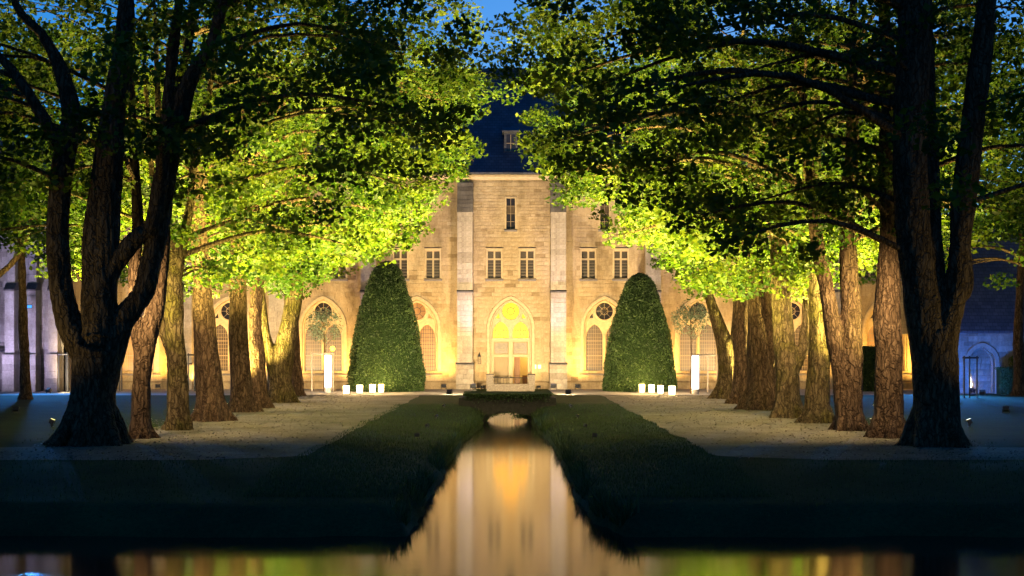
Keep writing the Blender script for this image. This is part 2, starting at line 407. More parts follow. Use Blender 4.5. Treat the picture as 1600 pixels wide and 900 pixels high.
# fallen leaves and pebbles on the paths
def litter(n, rg):
    s_ = np.where(rg.random(n) < .5, -1, 1); Y = 32.8 + 44 * rg.random(n) ** 1.4; X = s_ * (5.0 + 7.5 * rg.random(n) ** .7)
    P = np.stack([X, Y, np.full(n, .022)], 1); a = rg.uniform(0, 6.28, n); r = rg.uniform(.02, .075, n); h = rg.uniform(.0, .03, n)
    q = [P + np.stack([np.cos(a + k * np.pi / 2) * r * (1 if k % 2 else .6), np.sin(a + k * np.pi / 2) * r * (1 if k % 2 else .6), h * (k % 2)], 1) for k in range(4)]
    V = np.stack(q, 1).reshape(-1, 3); return V, np.arange(4 * n).reshape(-1, 4), rg.uniform(0, 1, n)
V, T, tn = litter(9000, rng)
M['litter'] = mat_leaf('fallen_leaf', (0.05, 0.035, 0.018), (0.11, 0.08, 0.04), (0.24, 0.21, 0.16), 0.05)
g = link('leaf_litter', tri_mesh('leaf_litter', V, T, tn, M['litter'])); g['kind'] = 'stuff'
# rank weeds hanging over the canal edge
pts = []
for k in range(9000):
    Y = 25.8 + 40 * rng.random() ** 1.3; s = 1 if rng.random() < .5 else -1
    X = -0.15 + s * (canal_w(Y, s) + 0.02 + abs(rng.normal(0, 0.14))); 
    if n1(Y * 1.1, 40 + s) + rng.normal(0, 0.25) < 0.0: continue
    pts.append((X, Y, max(ground_z(X, Y), WATER)))
V, T, tn = blade_mesh(np.array(pts), 0.08, 0.34, 0.022, rng, 1.0)
g = link('bank_weeds', tri_mesh('bank_weeds', V, T, tn, M['grass'])); g['kind'] = 'stuff'

# ------------------------------------------------------------------ floodlights (lamps of the place and added fill lamps)
HOUS = MB().box(-.13, .13, -.09, .07, -.09, .09).box(-.15, .15, .07, .10, -.11, .11).mesh('housing')
HOUS.materials.append(M['housing'])
LENS_CACHE = {}
BRK = MB().box(-.17, -.15, -.02, .02, 0, .2).box(.15, .17, -.02, .02, 0, .2).box(-.17, .17, -.06, .06, -.02, 0.012).mesh('bracket'); BRK.materials.append(M['housing'])
def flood(label, loc, target, power, color, size=100, blend=0.8, group='garden floodlights', radius=0.12, z=0.2, s=1.0):
    root = thing('floodlight', label, 'floodlight', loc, group)
    d = Vector(target) - (Vector(loc) + Vector((0, 0, z)))
    q = d.to_track_quat('Y', 'Z').to_euler()
    b = link('bracket', BRK, None, root, (0, 0, 0), (0, 0, q.z), (s, s, s))
    h = link('housing', HOUS, None, root, (0, 0, z * s), q, (s, s, s))
    key = tuple(round(c, 2) for c in color)
    if key not in LENS_CACHE:
        lm = MB().box(-.12, .12, .095, .108, -.08, .08).mesh('lens'); lm.materials.append(lens('lens_glow', color)); LENS_CACHE[key] = lm
    link('lens', LENS_CACHE[key], None, h)
    ld = bpy.data.lights.new('flood_beam', 'SPOT'); ld.energy = power; ld.color = color; ld.spot_size = R(size); ld.spot_blend = blend; ld.shadow_soft_size = radius
    lo = bpy.data.objects.new('flood_beam', ld); COL.objects.link(lo); lo.parent = root
    dn = d.normalized(); lo.location = Vector((0, 0, z * s)) + dn * (0.13 * s + 0.02)
    lo.rotation_euler = (-dn).to_track_quat('Z', 'Y').to_euler()
    return root

# ------------------------------------------------------------------ the abbey
FY = 89.0
PX = lambda x: (x - 797) / 25.0
PZ = lambda y: (608 - y) / 25.0
abbey = thing('abbey_building', 'long floodlit limestone abbey with buttresses, traceried arches and a steep slate roof', 'building', (0.0, FY, 0))
BAYS = [PX(797 + 147 * k) for k in range(-4, 5)]
XL, XR = PX(135), PX(1462); ZE = 13.35
GA, GS, GR = 1.32, 3.75, 1.86          # arch half width, spring height, rise
SILL = 1.12
holes = []; openings = []; c0 = BAYS[4]
for i, cx in enumerate(BAYS):
    z0 = 0.0 if i == 4 else SILL
    holes.append(arch(cx, GA, z0 + (0.02 if i == 4 else 0), GS, GR)); openings.append((cx, GA + 0.16, z0 - (0 if i == 4 else 0.1), GS + GR + 0.2, 'arch'))
    for s in (-1, 1):
        wx = cx + s * 1.02; holes.append(rect(wx - .43, wx + .43, PZ(435), PZ(392))); openings.append((wx, .47, PZ(438), PZ(388), 'rect'))
    holes.append(rect(cx - .29, cx + .29, PZ(358), PZ(309))); openings.append((cx, .33, PZ(360), PZ(306), 'rect'))
wall = link('wall', flat([rect(XL, XR, -0.3, ZE)] + holes, 0.8, 0.03), M['stone'], abbey)

def course_blocks(x0, x1, z0, z1, rg, h=(0.24, 0.36), wlen=(0.35, 0.85), opens=(), style=None):
    out = []; z = z0
    while z < z1 - 0.05:
        hh = rg.uniform(*h); small = style(z) if style else 1.0
        hh *= small; zt = min(z + hh, z1)
        zm = (z + zt) / 2; gaps = []
        for (cx, a, za, zb, kind) in opens:
            if zt <= za + 0.02 or z >= zb - 0.02: continue
            hw = a if kind == 'rect' else arch_hw(a, GS, GR + 0.18, zm)
            if hw > 0: gaps.append((cx - hw, cx + hw))
        gaps.sort(); x = x0 - rg.uniform(0, 0.4)
        segs = []; cur = x0
        for a, b in gaps:
            if a > cur: segs.append((cur, a))
            cur = max(cur, b)
        if cur < x1: segs.append((cur, x1))
        for a, b in segs:
            x = a
            while x < b - 0.01:
                l = rg.uniform(*wlen) * (0.5 + 0.5 * small); xe = min(x + l, b)
                if b - xe < 0.14: xe = b
                out.append((x, xe, z, zt)); x = xe
        z = zt
    return out

rg = random.Random(11)
J = 0.008
blocks = course_blocks(XL, XR, 0.5, ZE - 0.35, rg, h=(.22, .32), wlen=(.3, .72), opens=openings, style=lambda z: 0.72 if z > 9.3 else 1.0)
def block_tint(x, z, rg):
    n = 0.55 + 0.26 * noise.noise(Vector((x * 0.35, z * 0.3, 2.0)))
    if rg.random() < 0.05: n -= 0.3
    return min(1, max(0, n + rg.gauss(0, 0.085)))
joined = MB(); singles = []
for (x0, x1, z0, z1) in blocks:
    if any(abs((x0 + x1) / 2 - PX(b)) < 0.46 for b in (726, 871, 578, 1018)): pass
    pr = rg.uniform(0.0, 0.012) + (0.012 * rg.random() if z0 > 9.3 else 0)
    tn = block_tint((x0 + x1) / 2, z0, rg)
    area = (x1 - x0) * (z1 - z0)
    vis = abs((x0 + x1) / 2) < 2.35 and (1.6 < z0 < 12.6)
    if vis: singles.append((area, x0, x1, z0, z1, pr, tn))
    else: joined.box(x0 + J, x1 - J, -pr, 0.06, z0 + J, z1 - J, tn, False)
singles.sort(reverse=True)
for k, (ar, x0, x1, z0, z1, pr, tn) in enumerate(singles):
    if k < 185:
        cx, cz = (x0 + x1) / 2, (z0 + z1) / 2
        m = MB().box(x0 - cx + J, x1 - cx - J, -pr, 0.06, z0 - cz + J, z1 - cz - J, tn, False).mesh('stone')
        link('stone', m, M['stone'], wall, (cx, 0, cz))
    else: joined.box(x0 + J, x1 - J, -pr, 0.06, z0 + J, z1 - J, tn, False)
o = link('stonework', joined.mesh('stonework'), M['stone'], abbey); o['kind'] = 'stuff'
link('inner_wall', MB().box(XL, c0 - 4.0, 1.3, 1.5, 0, ZE).box(c0 + 4.0, XR, 1.3, 1.5, 0, ZE).box(c0 - 4.0, c0 + 4.0, 1.3, 1.5, 3.35, ZE).box(XL, XR, 16.0, 16.4, -.2, ZE, .4).mesh('inner_wall'), M['stone_grey'], abbey)
# plinth, cornice
link('plinth', MB().prism([(0.0, 0), (-0.14, 0), (-0.14, 0.40), (0.0, 0.52)][::-1], XL, BAYS[4] - 1.5, 0.35).prism([(0.0, 0), (-0.14, 0), (-0.14, 0.40), (0.0, 0.52)][::-1], BAYS[4] + 1.5, XR, 0.35).mesh('plinth'), M['stone'], abbey)
link('cornice', MB().prism([(0.02, ZE - .26), (-0.06, ZE - .24), (-0.16, ZE - .10), (-0.20, ZE - .08), (-0.20, ZE + .04), (0.02, ZE + .04)][::-1], XL - .1, XR + .1, 0.6).mesh('cornice'), M['stone_trim'], abbey)
# roof
RB, RZ = 8.2, 21.6
roof = link('roof', MB().prism([(-0.42, ZE + .05), (-0.42, ZE + 0.16), (RB, RZ), (RB * 2 + .4, ZE + .16), (RB * 2 + .4, ZE + .05)][::-1], XL - .3, XR + .3).mesh('roof'), M['roof'], abbey)
link('ridge_cap', MB().prism([(RB - .16, RZ - .1), (RB, RZ + .09), (RB + .16, RZ - .1)][::-1], XL - .3, XR + .3).mesh('ridge'), M['sill'], roof)
for dx in (0.0, PX(1091), PX(503)):
    zd = 14.9; yd = 1.25
    d = link('dormer', MB().box(dx - .42, dx + .42, yd - .1, yd + 1.9, zd, zd + 1.35).prism([(yd - .28, zd + 1.35), (yd - .28, zd + 1.43), (yd + 2.4, zd + 2.1), (yd + 2.4, zd + 1.35)][::-1], dx - .55, dx + .55).mesh('dormer'), M['roof'], roof)
    bar('dormer_pane', roof, M['glass_plain'], dx - .27, dx + .27, yd - .13, yd - .105, zd + .15, zd + 1.2)
    bar('dormer_bar', roof, M['bar'], dx - .02, dx + .02, yd - .15, yd - .131, zd + .15, zd + 1.2)
    bar('dormer_bar', roof, M['bar'], dx - .27, dx + .27, yd - .15, yd - .131, zd + .62, zd + .66)

# buttresses: courses of stone, three stages, sloping offsets, slate-dark cap
def buttress(px, single):
    cx = PX(px); zs = [(0.0, 1.50, .54, 1.12), (1.62, 6.0, .48, .92), (6.16, 11.0, .48, .80)]
    core = MB().box(cx - .44, cx + .44, -.78, .04, -0.2, 11.0, .4)
    stones = []
    for (z0, z1, hw, dep) in zs:
        z = z0
        while z < z1 - .02:
            zt = min(z + rg.uniform(.26, .40), z1)
            if z1 - zt < .15: zt = z1
            cut = rg.choice([None, None, rg.uniform(-.2, .2)])
            cols = [(-hw, hw)] if cut is None else [(-hw, cut), (cut, hw)]
            for a, b in cols: stones.append((cx + a, cx + b, z, zt, dep + rg.uniform(0, .012), min(1, max(0, .55 + .3 * noise.noise(Vector((cx, z * .6, 7))) + rg.gauss(0, .11)))))
            z = zt
    b = None
    if not single:
        for (x0, x1, z0, z1, dep, tn) in stones: core.box(x0 + J * .5, x1 - J * .5, -dep, 0.03, z0 + J * .6, z1 - J * .6, tn, False)
    b = link('buttress', core.mesh('buttress'), M['stone_but'], abbey)
    if single:
        for (x0, x1, z0, z1, dep, tn) in stones:
            mx, mz = (x0 + x1) / 2, (z0 + z1) / 2
            link('stone', MB().box(x0 - mx + J * .5, x1 - mx - J * .5, -dep, .03, z0 - mz + J * .6, z1 - mz - J * .6, tn, False).mesh('stone'), M['stone_but'], b, (mx, 0, mz))
    for (z, hw, d0, d1) in ((1.50, .56, 1.16, .93), (6.0, .50, .97, .81)):
        link('offset_ledge', MB().prism([(0, z), (-d0, z), (-d0, z + .07), (-d1 + .005, z + .16), (0, z + .16)][::-1], cx - hw, cx + hw, .25).mesh('ledge'), M['stone_grey'], b)
    cap = MB()
    for k in range(7):
        za, zb = 11.0 + k * .27, 11.0 + (k + 1) * .27
        da, db = .84 - k * .085, .84 - (k + 1) * .085 + .02
        cap.prism([(0, za), (-da, za), (-db, zb), (0, zb)][::-1], cx - .49, cx + .49, rg.uniform(.1, .5))
    link('cap', cap.mesh('cap'), M['stone_grey'], b)
    return b
for k in range(-4, 5):
    pass
for px in (145, 291, 434, 576, 726, 871, 1018, 1164, 1311, 1452):
    buttress(px, px in (726, 871))

def gothic(i, cx):
    door = (i == 4); z0 = 0.02 if door else SILL
    ring = flat(arch_band(cx, GA + .20, z0, GS, GR + .24, .22), 0.22, -0.055, 0.02)
    wdw = link('door_portal' if door else 'window', ring, M['stone_trim'], abbey)
    inner = flat(arch_band(cx, GA - .021, z0 + .002, GS, GR - .021, .11), 0.2, 0.10, 0.02)
    link('inner_moulding', inner, M['stone_trim'], wdw)
    a = GA - .12; lz0 = PZ(528) if door else SILL + .04; ls = 3.50 if door else 3.28; lr = .72 if door else .78
    lw = .50; oc = (cx, 4.88); orad = .56
    tri = lambda s: [(cx + s * .70, 4.45), (cx + s * .95, 4.43), (cx + s * .74, 4.78)][::s]
    loops = [arch(cx, a, lz0 - .04, GS, GR - .12), arch(cx - .62, lw, lz0, ls, lr), arch(cx + .62, lw, lz0, ls, lr), circle(*oc, orad), tri(1), tri(-1)]
    tr = link('tracery', flat(loops, 0.16, 0.24, 0.025), M['stone_trim'], wdw)
    if door: pm = om = M['glow_yellow']
    elif i == 3: pm = om = M['glow_orange']
    elif i in (0, 8): pm, om = M['glow_orange'], M['glow_dim']
    else: pm, om = M['glow_dim'], M['glass_plain']
    for s in (-1, 1):
        link('pane', flat([arch(cx + s * .62, lw + .03, lz0 - .03, ls, lr + .03)], 0.02, 0.345), pm, wdw)
        link('pane', flat([[(cx + s * .66, 4.38), (cx + s * 1.08, 4.36), (cx + s * .82, 4.92)]], 0.02, 0.345), M['glow_yellow'] if door else pm if i == 3 else om, wdw)
        # grille
        bm = M['iron'] if (door or i == 3) else M['bar']
        nb = 5 if door else 6
        for k in range(1, nb + 1):
            bx = cx + s * .62 - lw + 2 * lw * k / (nb + 1); zt = ls
            off = abs(bx - cx - s * .62); Rr = (lw * lw + lr * lr) / (2 * lw); zt = ls + math.sqrt(max(0, Rr * Rr - (off + Rr - lw) ** 2))
            t = .010 if door or i == 3 else .009
            bar('glazing_bar', wdw, bm, bx - t, bx + t, .318, .338, lz0, zt)
        nh = 2 if door else 11
        for k in range(1, nh + 1):
            bz = lz0 + (ls + (0.25 if door else .5) - lz0) * k / (nh + .3); hw = arch_hw(lw, ls, lr, bz)
            t = .010 if door or i == 3 else (.026 if k in (4, 8) else .010)
            bar('glazing_bar', wdw, bm, cx + s * .62 - hw, cx + s * .62 + hw, .300, .317, bz - t, bz + t)
    link('pane', flat([circle(*oc, orad + .03)], 0.02, 0.345), om, wdw)
    bm = M['iron'] if (door or i == 3) else M['bar']
    for k in range(8):
        q = math.pi * k / 4 + (math.pi / 8 * 0); r0 = .22 if (door or i == 3) else .12
        mb = MB().box(r0, orad, -.01, .01, -.012, .012); link('glazing_bar', mb.mesh('spoke'), bm, wdw, (oc[0], .325, oc[1]), (0, -q, 0))
    link('glazing_ring', flat([circle(*oc, .24), circle(*oc, .21)], .03, .305), bm, wdw)
    link('oculus_rim', flat([circle(*oc, orad + .10), circle(*oc, orad - .03)], .09, .205, .02), M['stone_trim'], wdw)
    if not door:
        link('sill', MB().prism([(0.4, SILL - .02), (-.16, SILL - .20), (-.16, SILL - .27), (0.02, SILL - .27)][::-1], cx - GA - .28, cx + GA + .28).mesh('sill'), M['sill'], wdw)
        link('mullion_shaft', MB().tube([(cx, .22, SILL), (cx, .22, ls + .1)], [.055, .055], 8).mesh('shaft'), M['stone_trim'], wdw)
    return wdw
for i, cx in enumerate(BAYS):
    wdw = gothic(i, cx)
    if i == 4: portal = wdw
    for s in (-1, 1):
        wx = cx + s * 1.02; za, zb = PZ(435), PZ(392)
        ring = flat([rect(wx - .52, wx + .52, za - .02, zb + .14), rect(wx - .41, wx + .41, za + .02, zb - .02)], .16, -.03, .012)
        uw = link('window', ring, M['stone_trim'], abbey)
        link('sill', MB().prism([(0.3, za + .02), (-.12, za - .05), (-.12, za - .17), (0.03, za - .17)][::-1], wx - .56, wx + .56).mesh('sill'), M['sill'], uw)
        link('lintel_drip', MB().prism([(0.0, zb + .13), (-.10, zb + .13), (-.10, zb + .17), (0.0, zb + .22)][::-1], wx - .56, wx + .56).mesh('drip'), M['stone_trim'], uw)
        bar('mullion', uw, M['stone_trim'], wx - .055, wx + .055, .08, .22, za, zb)
        zt = zb - .50
        for q in (-1, 1):
            x0, x1 = (wx - .41, wx - .055) if q < 0 else (wx + .055, wx + .41)
            bar('transom', uw, M['stone_trim'], x0, x1, .10, .20, zt - .045, zt + .045)
            for (a, b) in ((za, zt - .045), (zt + .045, zb)):
                bar('pane', uw, M['glass'], x0, x1, .19, .215, a, b)
    za, zb = PZ(358), PZ(309)
    ring = flat([rect(cx - .37, cx + .37, za - .02, zb + .10), rect(cx - .27, cx + .27, za + .02, zb - .02)], .16, -.03, .012)
    uw = link('window', ring, M['stone_trim'], abbey)
    link('sill', MB().prism([(0.3, za + .02), (-.12, za - .05), (-.12, za - .15), (0.03, za - .15)][::-1], cx - .40, cx + .40).mesh('sill'), M['sill'], uw)
    for k in range(4):
        for q in (0, 1):
            a = za + (zb - za) * k / 4; b = za + (zb - za) * (k + 1) / 4; x0 = cx - .27 + .27 * q
            bar('pane', uw, M['glow_lamp_pane'] if False else (M['glass_plain'] if not (k == 2 and i in (4, 5)) else M['glow_dim']), x0 + .012, x0 + .258, .17, .19, a + .012, b - .012)
    for k in range(1, 4): bar('glazing_bar', uw, M['bar'], cx - .27, cx + .27, .155, .169, za + (zb - za) * k / 4 - .013, za + (zb - za) * k / 4 + .013)
    bar('glazing_bar', uw, M['bar'], cx - .014, cx + .014, .14, .1545, za, zb)

# the doorway under the lit tympanum
c = BAYS[4]
bar('lintel', portal, M['stone_trim'], c - GA + .02, c + GA - .02, .16, .42, PZ(534), PZ(528) - .001)
bar('door_post', portal, M['stone_trim'], c - .13, c + .13, .14, .44, .02, PZ(534) - .001)
for s in (-1, 1): bar('door_jamb', portal, M['stone_trim'], c + (s * 1.19 - .13 if s > 0 else -1.19 - .0), c + (1.19 if s > 0 else -1.19 + .13), .18, .44, .02, PZ(534) - .001)
for s in (-1, 1):
    x0, x1 = (c - 1.06, c - .13) if s < 0 else (c + .13, c + 1.06)
    bar('transom_bar', portal, M['stone_trim'], x0, x1, .22, .36, PZ(558), PZ(554))
    fan = link('fanlight', flat([rect(x0 + .001, x1 - .001, PZ(554) + .001, PZ(534) - .002), rect(x0 + .07, x1 - .07, PZ(554) + .07, PZ(534) - .07)], .06, .27, .008), M['wood_door'], portal)
    bar('fanlight_pane', portal, M['glass_grey'], x0 + .06, x1 - .06, .295, .31, PZ(554) + .06, PZ(534) - .06)
    bar('fanlight_bar', portal, M['wood_door'], (x0 + x1) / 2 - .2, (x0 + x1) / 2 + .2, .27, .294, PZ(547), PZ(546) + .02)
zt = PZ(558) - .003
leafm = flat([rect(c - 1.055, c - .135, .03, zt), rect(c - .95, c - .24, .75, zt - .12), rect(c - .95, c - .24, .14, .62)], .07, .27, .01)
dl = link('door_leaf', leafm, M['wood_door'], portal)
for (a, b) in ((.14, .62), (.75, zt - .12)): bar('door_panel', portal, M['wood_door'], c - .96, c - .23, .295, .325, a - .01, b + .01)
# open leaf swung inwards and the lit hall behind it
bar('open_door_leaf', portal, M['wood_brown'], c + .22, c + .58, .75, .82, .03, zt)
bar('hall_wall', portal, M['plaster'], c - .6, c + 3.4, 3.2, 3.3, 0, 3.2)
bar('hall_wall', portal, M['plaster'], c - .7, c - .6, .86, 3.3, 0, 3.2)
bar('hall_wall', portal, M['plaster'], c + 3.4, c + 3.5, .86, 3.3, 0, 3.2)
bar('hall_ceiling', portal, M['plaster'], c - .7, c + 3.5, .84, 3.3, 3.2, 3.3)
bar('hall_table', portal, M['wood_brown'], c + .75, c + 1.3, 2.4, 2.9, .02, .8)
hl = bpy.data.lights.new('hall_lamp_light', 'POINT'); hl.energy = 75; hl.color = (1, .62, .15); hl.shadow_soft_size = .15
ho = bpy.data.objects.new('hall_lamp_light', hl); COL.objects.link(ho); ho.parent = portal; ho.location = (c + 1.3, 1.9, 2.3)
# iron lantern on the wall, plaques
wl = thing('wall_lantern', 'small black iron lantern on the wall beside the lit door', 'lantern', (PX(748), FY - .16, PZ(568)))
mb = MB()
for a in (-.09, .07):
    for b in (-.09, .07): mb.box(a, a + .02, b, b + .02, 0, .42)
link('cage', mb.box(-.11, .11, -.11, .11, -.03, 0).box(-.11, .11, -.11, .11, .42, .45).mesh('cage'), M['iron'], wl)
link('spike', MB().tube([(0, 0, .44), (0, 0, .56), (0, 0, .72)], [.10, .035, .006], 8).mesh('spike'), M['iron'], wl)
link('wall_arm', MB().box(-.02, .02, .0, .17, .47, .50).mesh('arm'), M['iron'], wl)
for k, (px, nm) in enumerate(((834.5, 'white notice plaque on the wall nearer the lit door'), (842, 'white notice plaque on the wall nearer the buttress'))):
    p = thing('wall_plaque', nm, 'plaque', (PX(px), FY - .03, PZ(573)), 'plaques by the door')
    link('plate', MB().box(-.10, .10, -.012, 0.02, -.13, .13).mesh('plate'), M['plaque'], p)
    link('rim', flat([rect(-.115, .115, -.145, .145), rect(-.098, .098, -.128, .128)], .03, -.018), M['sill'], p)
# balustrade closing the canal in front of the door
bl = thing('stone_parapet', 'rubble stone parapet with iron rail between two piers before the lit door', 'parapet', (0, 87.55, 0))
for s in (-1, 1):
    pr = link('pier', MB().box(s * 1.28 - .2, s * 1.28 + .2, -.2, .2, -.9, .86).mesh('pier'), M['rubble'], bl)
    link('pier_cap', MB().prism([(-.24, .86), (.24, .86), (.24, .93), (0, .98), (-.24, .93)], s * 1.28 - .24, s * 1.28 + .24).mesh('piercap'), M['rubble'], pr)
link('low_wall', MB().box(-1.08, 1.08, -.14, .14, -.9, .36).mesh('low'), M['rubble'], bl)
link('hand_rail', MB().tube([(-1.1, 0, .74), (1.1, 0, .74)], [.028, .028], 8).mesh('rail'), M['iron'], bl)
BAL = MB().tube([(0, 0, 0), (0, 0, .38)], [.012, .012], 6).mesh('baluster'); BAL.materials.append(M['iron'])
for k in range(12): link('baluster', BAL, None, bl, (-1.0 + k * .182, 0, .36))
mb = MB(); st = random.Random(3)
for s in (-1, 1):
    for k in range(34):
        x = s * 1.28 + st.uniform(-.17, .17); z = st.uniform(0.02, .8); a = st.uniform(.05, .1); mb.box(x - a, x + a, -.2 - st.uniform(.01, .04), -.18, z - a * .6, z + a * .6)
for k in range(70):
    x = st.uniform(-1.0, 1.0); z = st.uniform(-.0, .32); a = st.uniform(.05, .11); mb.box(x - a, x + a, -.14 - st.uniform(.01, .04), -.12, z - a * .55, z + a * .55)
o = link('rubble_stones', mb.mesh('rubble'), M['rubble'], bl); o['kind'] = 'stuff'

# ------------------------------------------------------------------ the canal bridge
br = thing('canal_bridge', 'low dark turf-topped bridge with a small arch over the canal', 'bridge', (-0.15, 66.0, 0))
cutl = [(-.98, -1.75), (.98, -1.75)] + [(.98 * math.cos(t), -0.80 + .44 * math.sin(t)) for t in np.linspace(0, math.pi, 14)]
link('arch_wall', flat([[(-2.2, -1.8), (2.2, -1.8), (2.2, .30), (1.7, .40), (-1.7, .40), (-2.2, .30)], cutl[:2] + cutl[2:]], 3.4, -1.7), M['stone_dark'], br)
link('turf_deck', MB().prism([(-1.85, .40), (-1.85, .50), (0, .56), (1.85, .50), (1.85, .40)][::-1], -2.0, 2.0).mesh('deck'), M['lawn'], br)
rv = np.random.default_rng(8)
n = 900; P = np.stack([rv.uniform(-1.95, 1.95, n), -1.88 + rv.normal(0, .04, n), .5 - np.abs(rv.normal(0, .16, n))], 1)
n2 = 260; t = rv.uniform(0.05, .95, n2) * math.pi; P2 = np.stack([.98 * np.cos(t), np.full(n2, -1.74), -.80 + .44 * np.sin(t) - np.abs(rv.normal(0, .06, n2)) + .03], 1)
n3 = 260; P3 = np.stack([rv.normal(.62, .2, n3), np.full(n3, -1.72), -.52 - np.abs(rv.normal(0, .08, n3)) + .06], 1)
def leaves_np(C, size, rg, updown=0.6, aspect=0.8, fold=0.15):
    n = len(C); nr = rg.normal(0, 1, (n, 3)) * np.array([1, 1, 1.0]); nr[:, 2] += updown * 2.2; nr /= np.linalg.norm(nr, axis=1)[:, None]
    u = rg.normal(0, 1, (n, 3)); u -= nr * (u * nr).sum(1)[:, None]; u /= np.linalg.norm(u, axis=1)[:, None]
    v = np.cross(nr, u); s = np.asarray(size)[:, None]
    a = C - u * s * .5; b = C + v * s * aspect * .5 - nr * s * fold + u * s * .05; c_ = C + u * s * .5; d = C - v * s * aspect * .5 - nr * s * fold + u * s * .05
    V = np.stack([a, b, c_, d], 1).reshape(-1, 3); i = np.arange(n)[:, None] * 4
    T = np.concatenate([i + np.array([[0, 2, 1]]), i + np.array([[0, 3, 2]])], 1).reshape(-1, 3)
    return V, T
PP = np.concatenate([P, P2, P3]); V, T = leaves_np(PP, rv.uniform(.05, .10, len(PP)), rv, 0.2)
o = link('ivy', tri_mesh('ivy', V, T, np.repeat(rv.uniform(0, 1, len(PP)), 2), M['yew']), None, br); o['kind'] = 'stuff'

# ------------------------------------------------------------------ side buildings
wing = thing('abbey_wing', 'pale violet-lit stone wing with slim buttresses behind the big forked tree', 'building', (-31.0, 84.0, 0))
WX0, WX1, WZ = -9.0, 4.6, 9.6
wh = []; wo = []
for k in range(5):
    wx = -5.9 + 2.54 * k; wh.append(rect(wx - .3, wx + .3, 6.6, 8.6)); wo.append((wx, .34, 6.5, 8.7, 'rect'))
link('wall', flat([rect(WX0, WX1, -.3, WZ)] + wh, .7, .03), M['stone_wing'], wing)
mb = MB(); r2 = random.Random(4)
for (x0, x1, z0, z1) in course_blocks(WX0, WX1, 0.0, WZ, r2, (.3, .42), (.45, .9), wo):
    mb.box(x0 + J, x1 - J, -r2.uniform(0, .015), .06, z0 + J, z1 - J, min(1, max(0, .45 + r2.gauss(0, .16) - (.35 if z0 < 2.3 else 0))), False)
o = link('stonework', mb.mesh('stonework'), M['stone_wing'], wing); o['kind'] = 'stuff'
link('side_wall', MB().box(WX1 - .3, WX1, .03, 5.0, -.3, WZ, .4).mesh('side'), M['stone_wing'], wing)
for k in range(5):
    wx = -5.9 + 2.54 * k
    wd = link('window', flat([rect(wx - .38, wx + .38, 6.5, 8.72), rect(wx - .28, wx + .28, 6.62, 8.58)], .16, -.03, .012), M['stone_trim'], wing)
    bar('pane', wd, M['glow_dim'] if k == 3 else M['glass_plain'], wx - .29, wx + .29, .2, .22, 6.6, 8.6)
    bar('mullion', wd, M['stone_trim'], wx - .03, wx + .03, .16, .19, 6.6, 8.6)
for k in range(11):
    bx = -8.5 + 1.27 * k
    b = MB(); z = 0
    for (za, zb, hw, dep) in ((0, 2.2, .34, 1.0), (2.2, 6.0, .27, .75), (6.0, 8.9, .22, .45)):
        z = za
        while z < zb - .02:
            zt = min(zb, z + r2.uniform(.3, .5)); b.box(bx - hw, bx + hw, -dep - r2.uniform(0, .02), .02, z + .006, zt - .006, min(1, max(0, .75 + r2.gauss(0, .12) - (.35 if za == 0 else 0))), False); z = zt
    bo = link('buttress', b.mesh('buttress'), M['stone_wing'], wing)
    link('offset_ledge', MB().prism([(0, 6.0), (-.84, 5.92), (-.84, 6.0), (-.44, 6.4), (0, 6.4)][::-1], bx - .31, bx + .31, .2).mesh('ledge'), M['stone_grey'], bo)
link('eave', MB().box(WX0 - .1, WX1 + .1, -.28, .1, WZ, WZ + .18, .6).mesh('eave'), M['stone_trim'], wing)
link('roof', MB().prism([(-.4, WZ + .19), (-.4, WZ + .26), (5, WZ + 6), (10.4, WZ + .26), (10.4, WZ + .19)][::-1], WX0 - .2, WX1 + .2).mesh('roof'), M['roof'], wing)

outb = thing('gate_house', 'blue-lit stone outbuilding with a bricked-up pointed doorway', 'building', (27.2, 80.0, 0))
ox0, ox1, oz = -3.2, 10.0, 3.4
dcx = -.70; da = .72
link('wall', flat([rect(ox0, ox1, -.3, oz), arch(dcx, da, .0, 1.75, .85)], .7, .03), M['stone_wing'], outb)
mb = MB()
def open_hw(z): return da + .1
for (x0, x1, z0, z1) in course_blocks(ox0, ox1, 0.0, oz, r2, (.26, .36), (.4, .8), [(dcx, da + .12, 0, 2.55, 'rect')]):
    mb.box(x0 + J, x1 - J, -r2.uniform(0, .03), .06, z0 + J, z1 - J, min(1, max(0, .4 + r2.gauss(0, .2))), False)
o = link('stonework', mb.mesh('stonework'), M['stone_wing'], outb); o['kind'] = 'stuff'
dr = link('doorway', flat(arch_band(dcx, da + .28, 0.0, 1.75, 1.14, .28), .25, -.1, .03), M['stone_wing'], outb)
link('inner_arch', flat(arch_band(dcx, da - .001, 0.002, 1.75, .849, .1), .25, .12, .03), M['stone_wing'], dr)
mb_z = .02
for row in range(6):
    x = dcx - .72; zt = mb_z + .33
    while x < dcx + .70:
        xe = min(x + r2.uniform(.22, .42), dcx + .72)
        if dcx + .72 - xe < .1: xe = dcx + .72
        mx, mz = (x + xe) / 2, (mb_z + zt) / 2
        m = MB().box(x - mx + .012, xe - mx - .012, -.03 * r2.random(), .1, -(zt - mb_z) / 2 + .012, (zt - mb_z) / 2 - .012, r2.uniform(.3, .8)).mesh('stone')
        link('stone', m, M['stone_wing'], dr, (mx, .36, mz)); x = xe
    mb_z = zt
link('blocked_infill', MB().box(dcx - .74, dcx + .74, .42, .5, 0, 2.7, .3).mesh('infill'), M['stone_wing'], dr)
link('roof', MB().prism([(-.4, oz + .02), (-.4, oz + .1), (4, oz + 7.0), (8.4, oz + .1), (8.4, oz + .02)][::-1], ox0 - .2, ox1 + .2).mesh('roof'), M['roof'], outb)

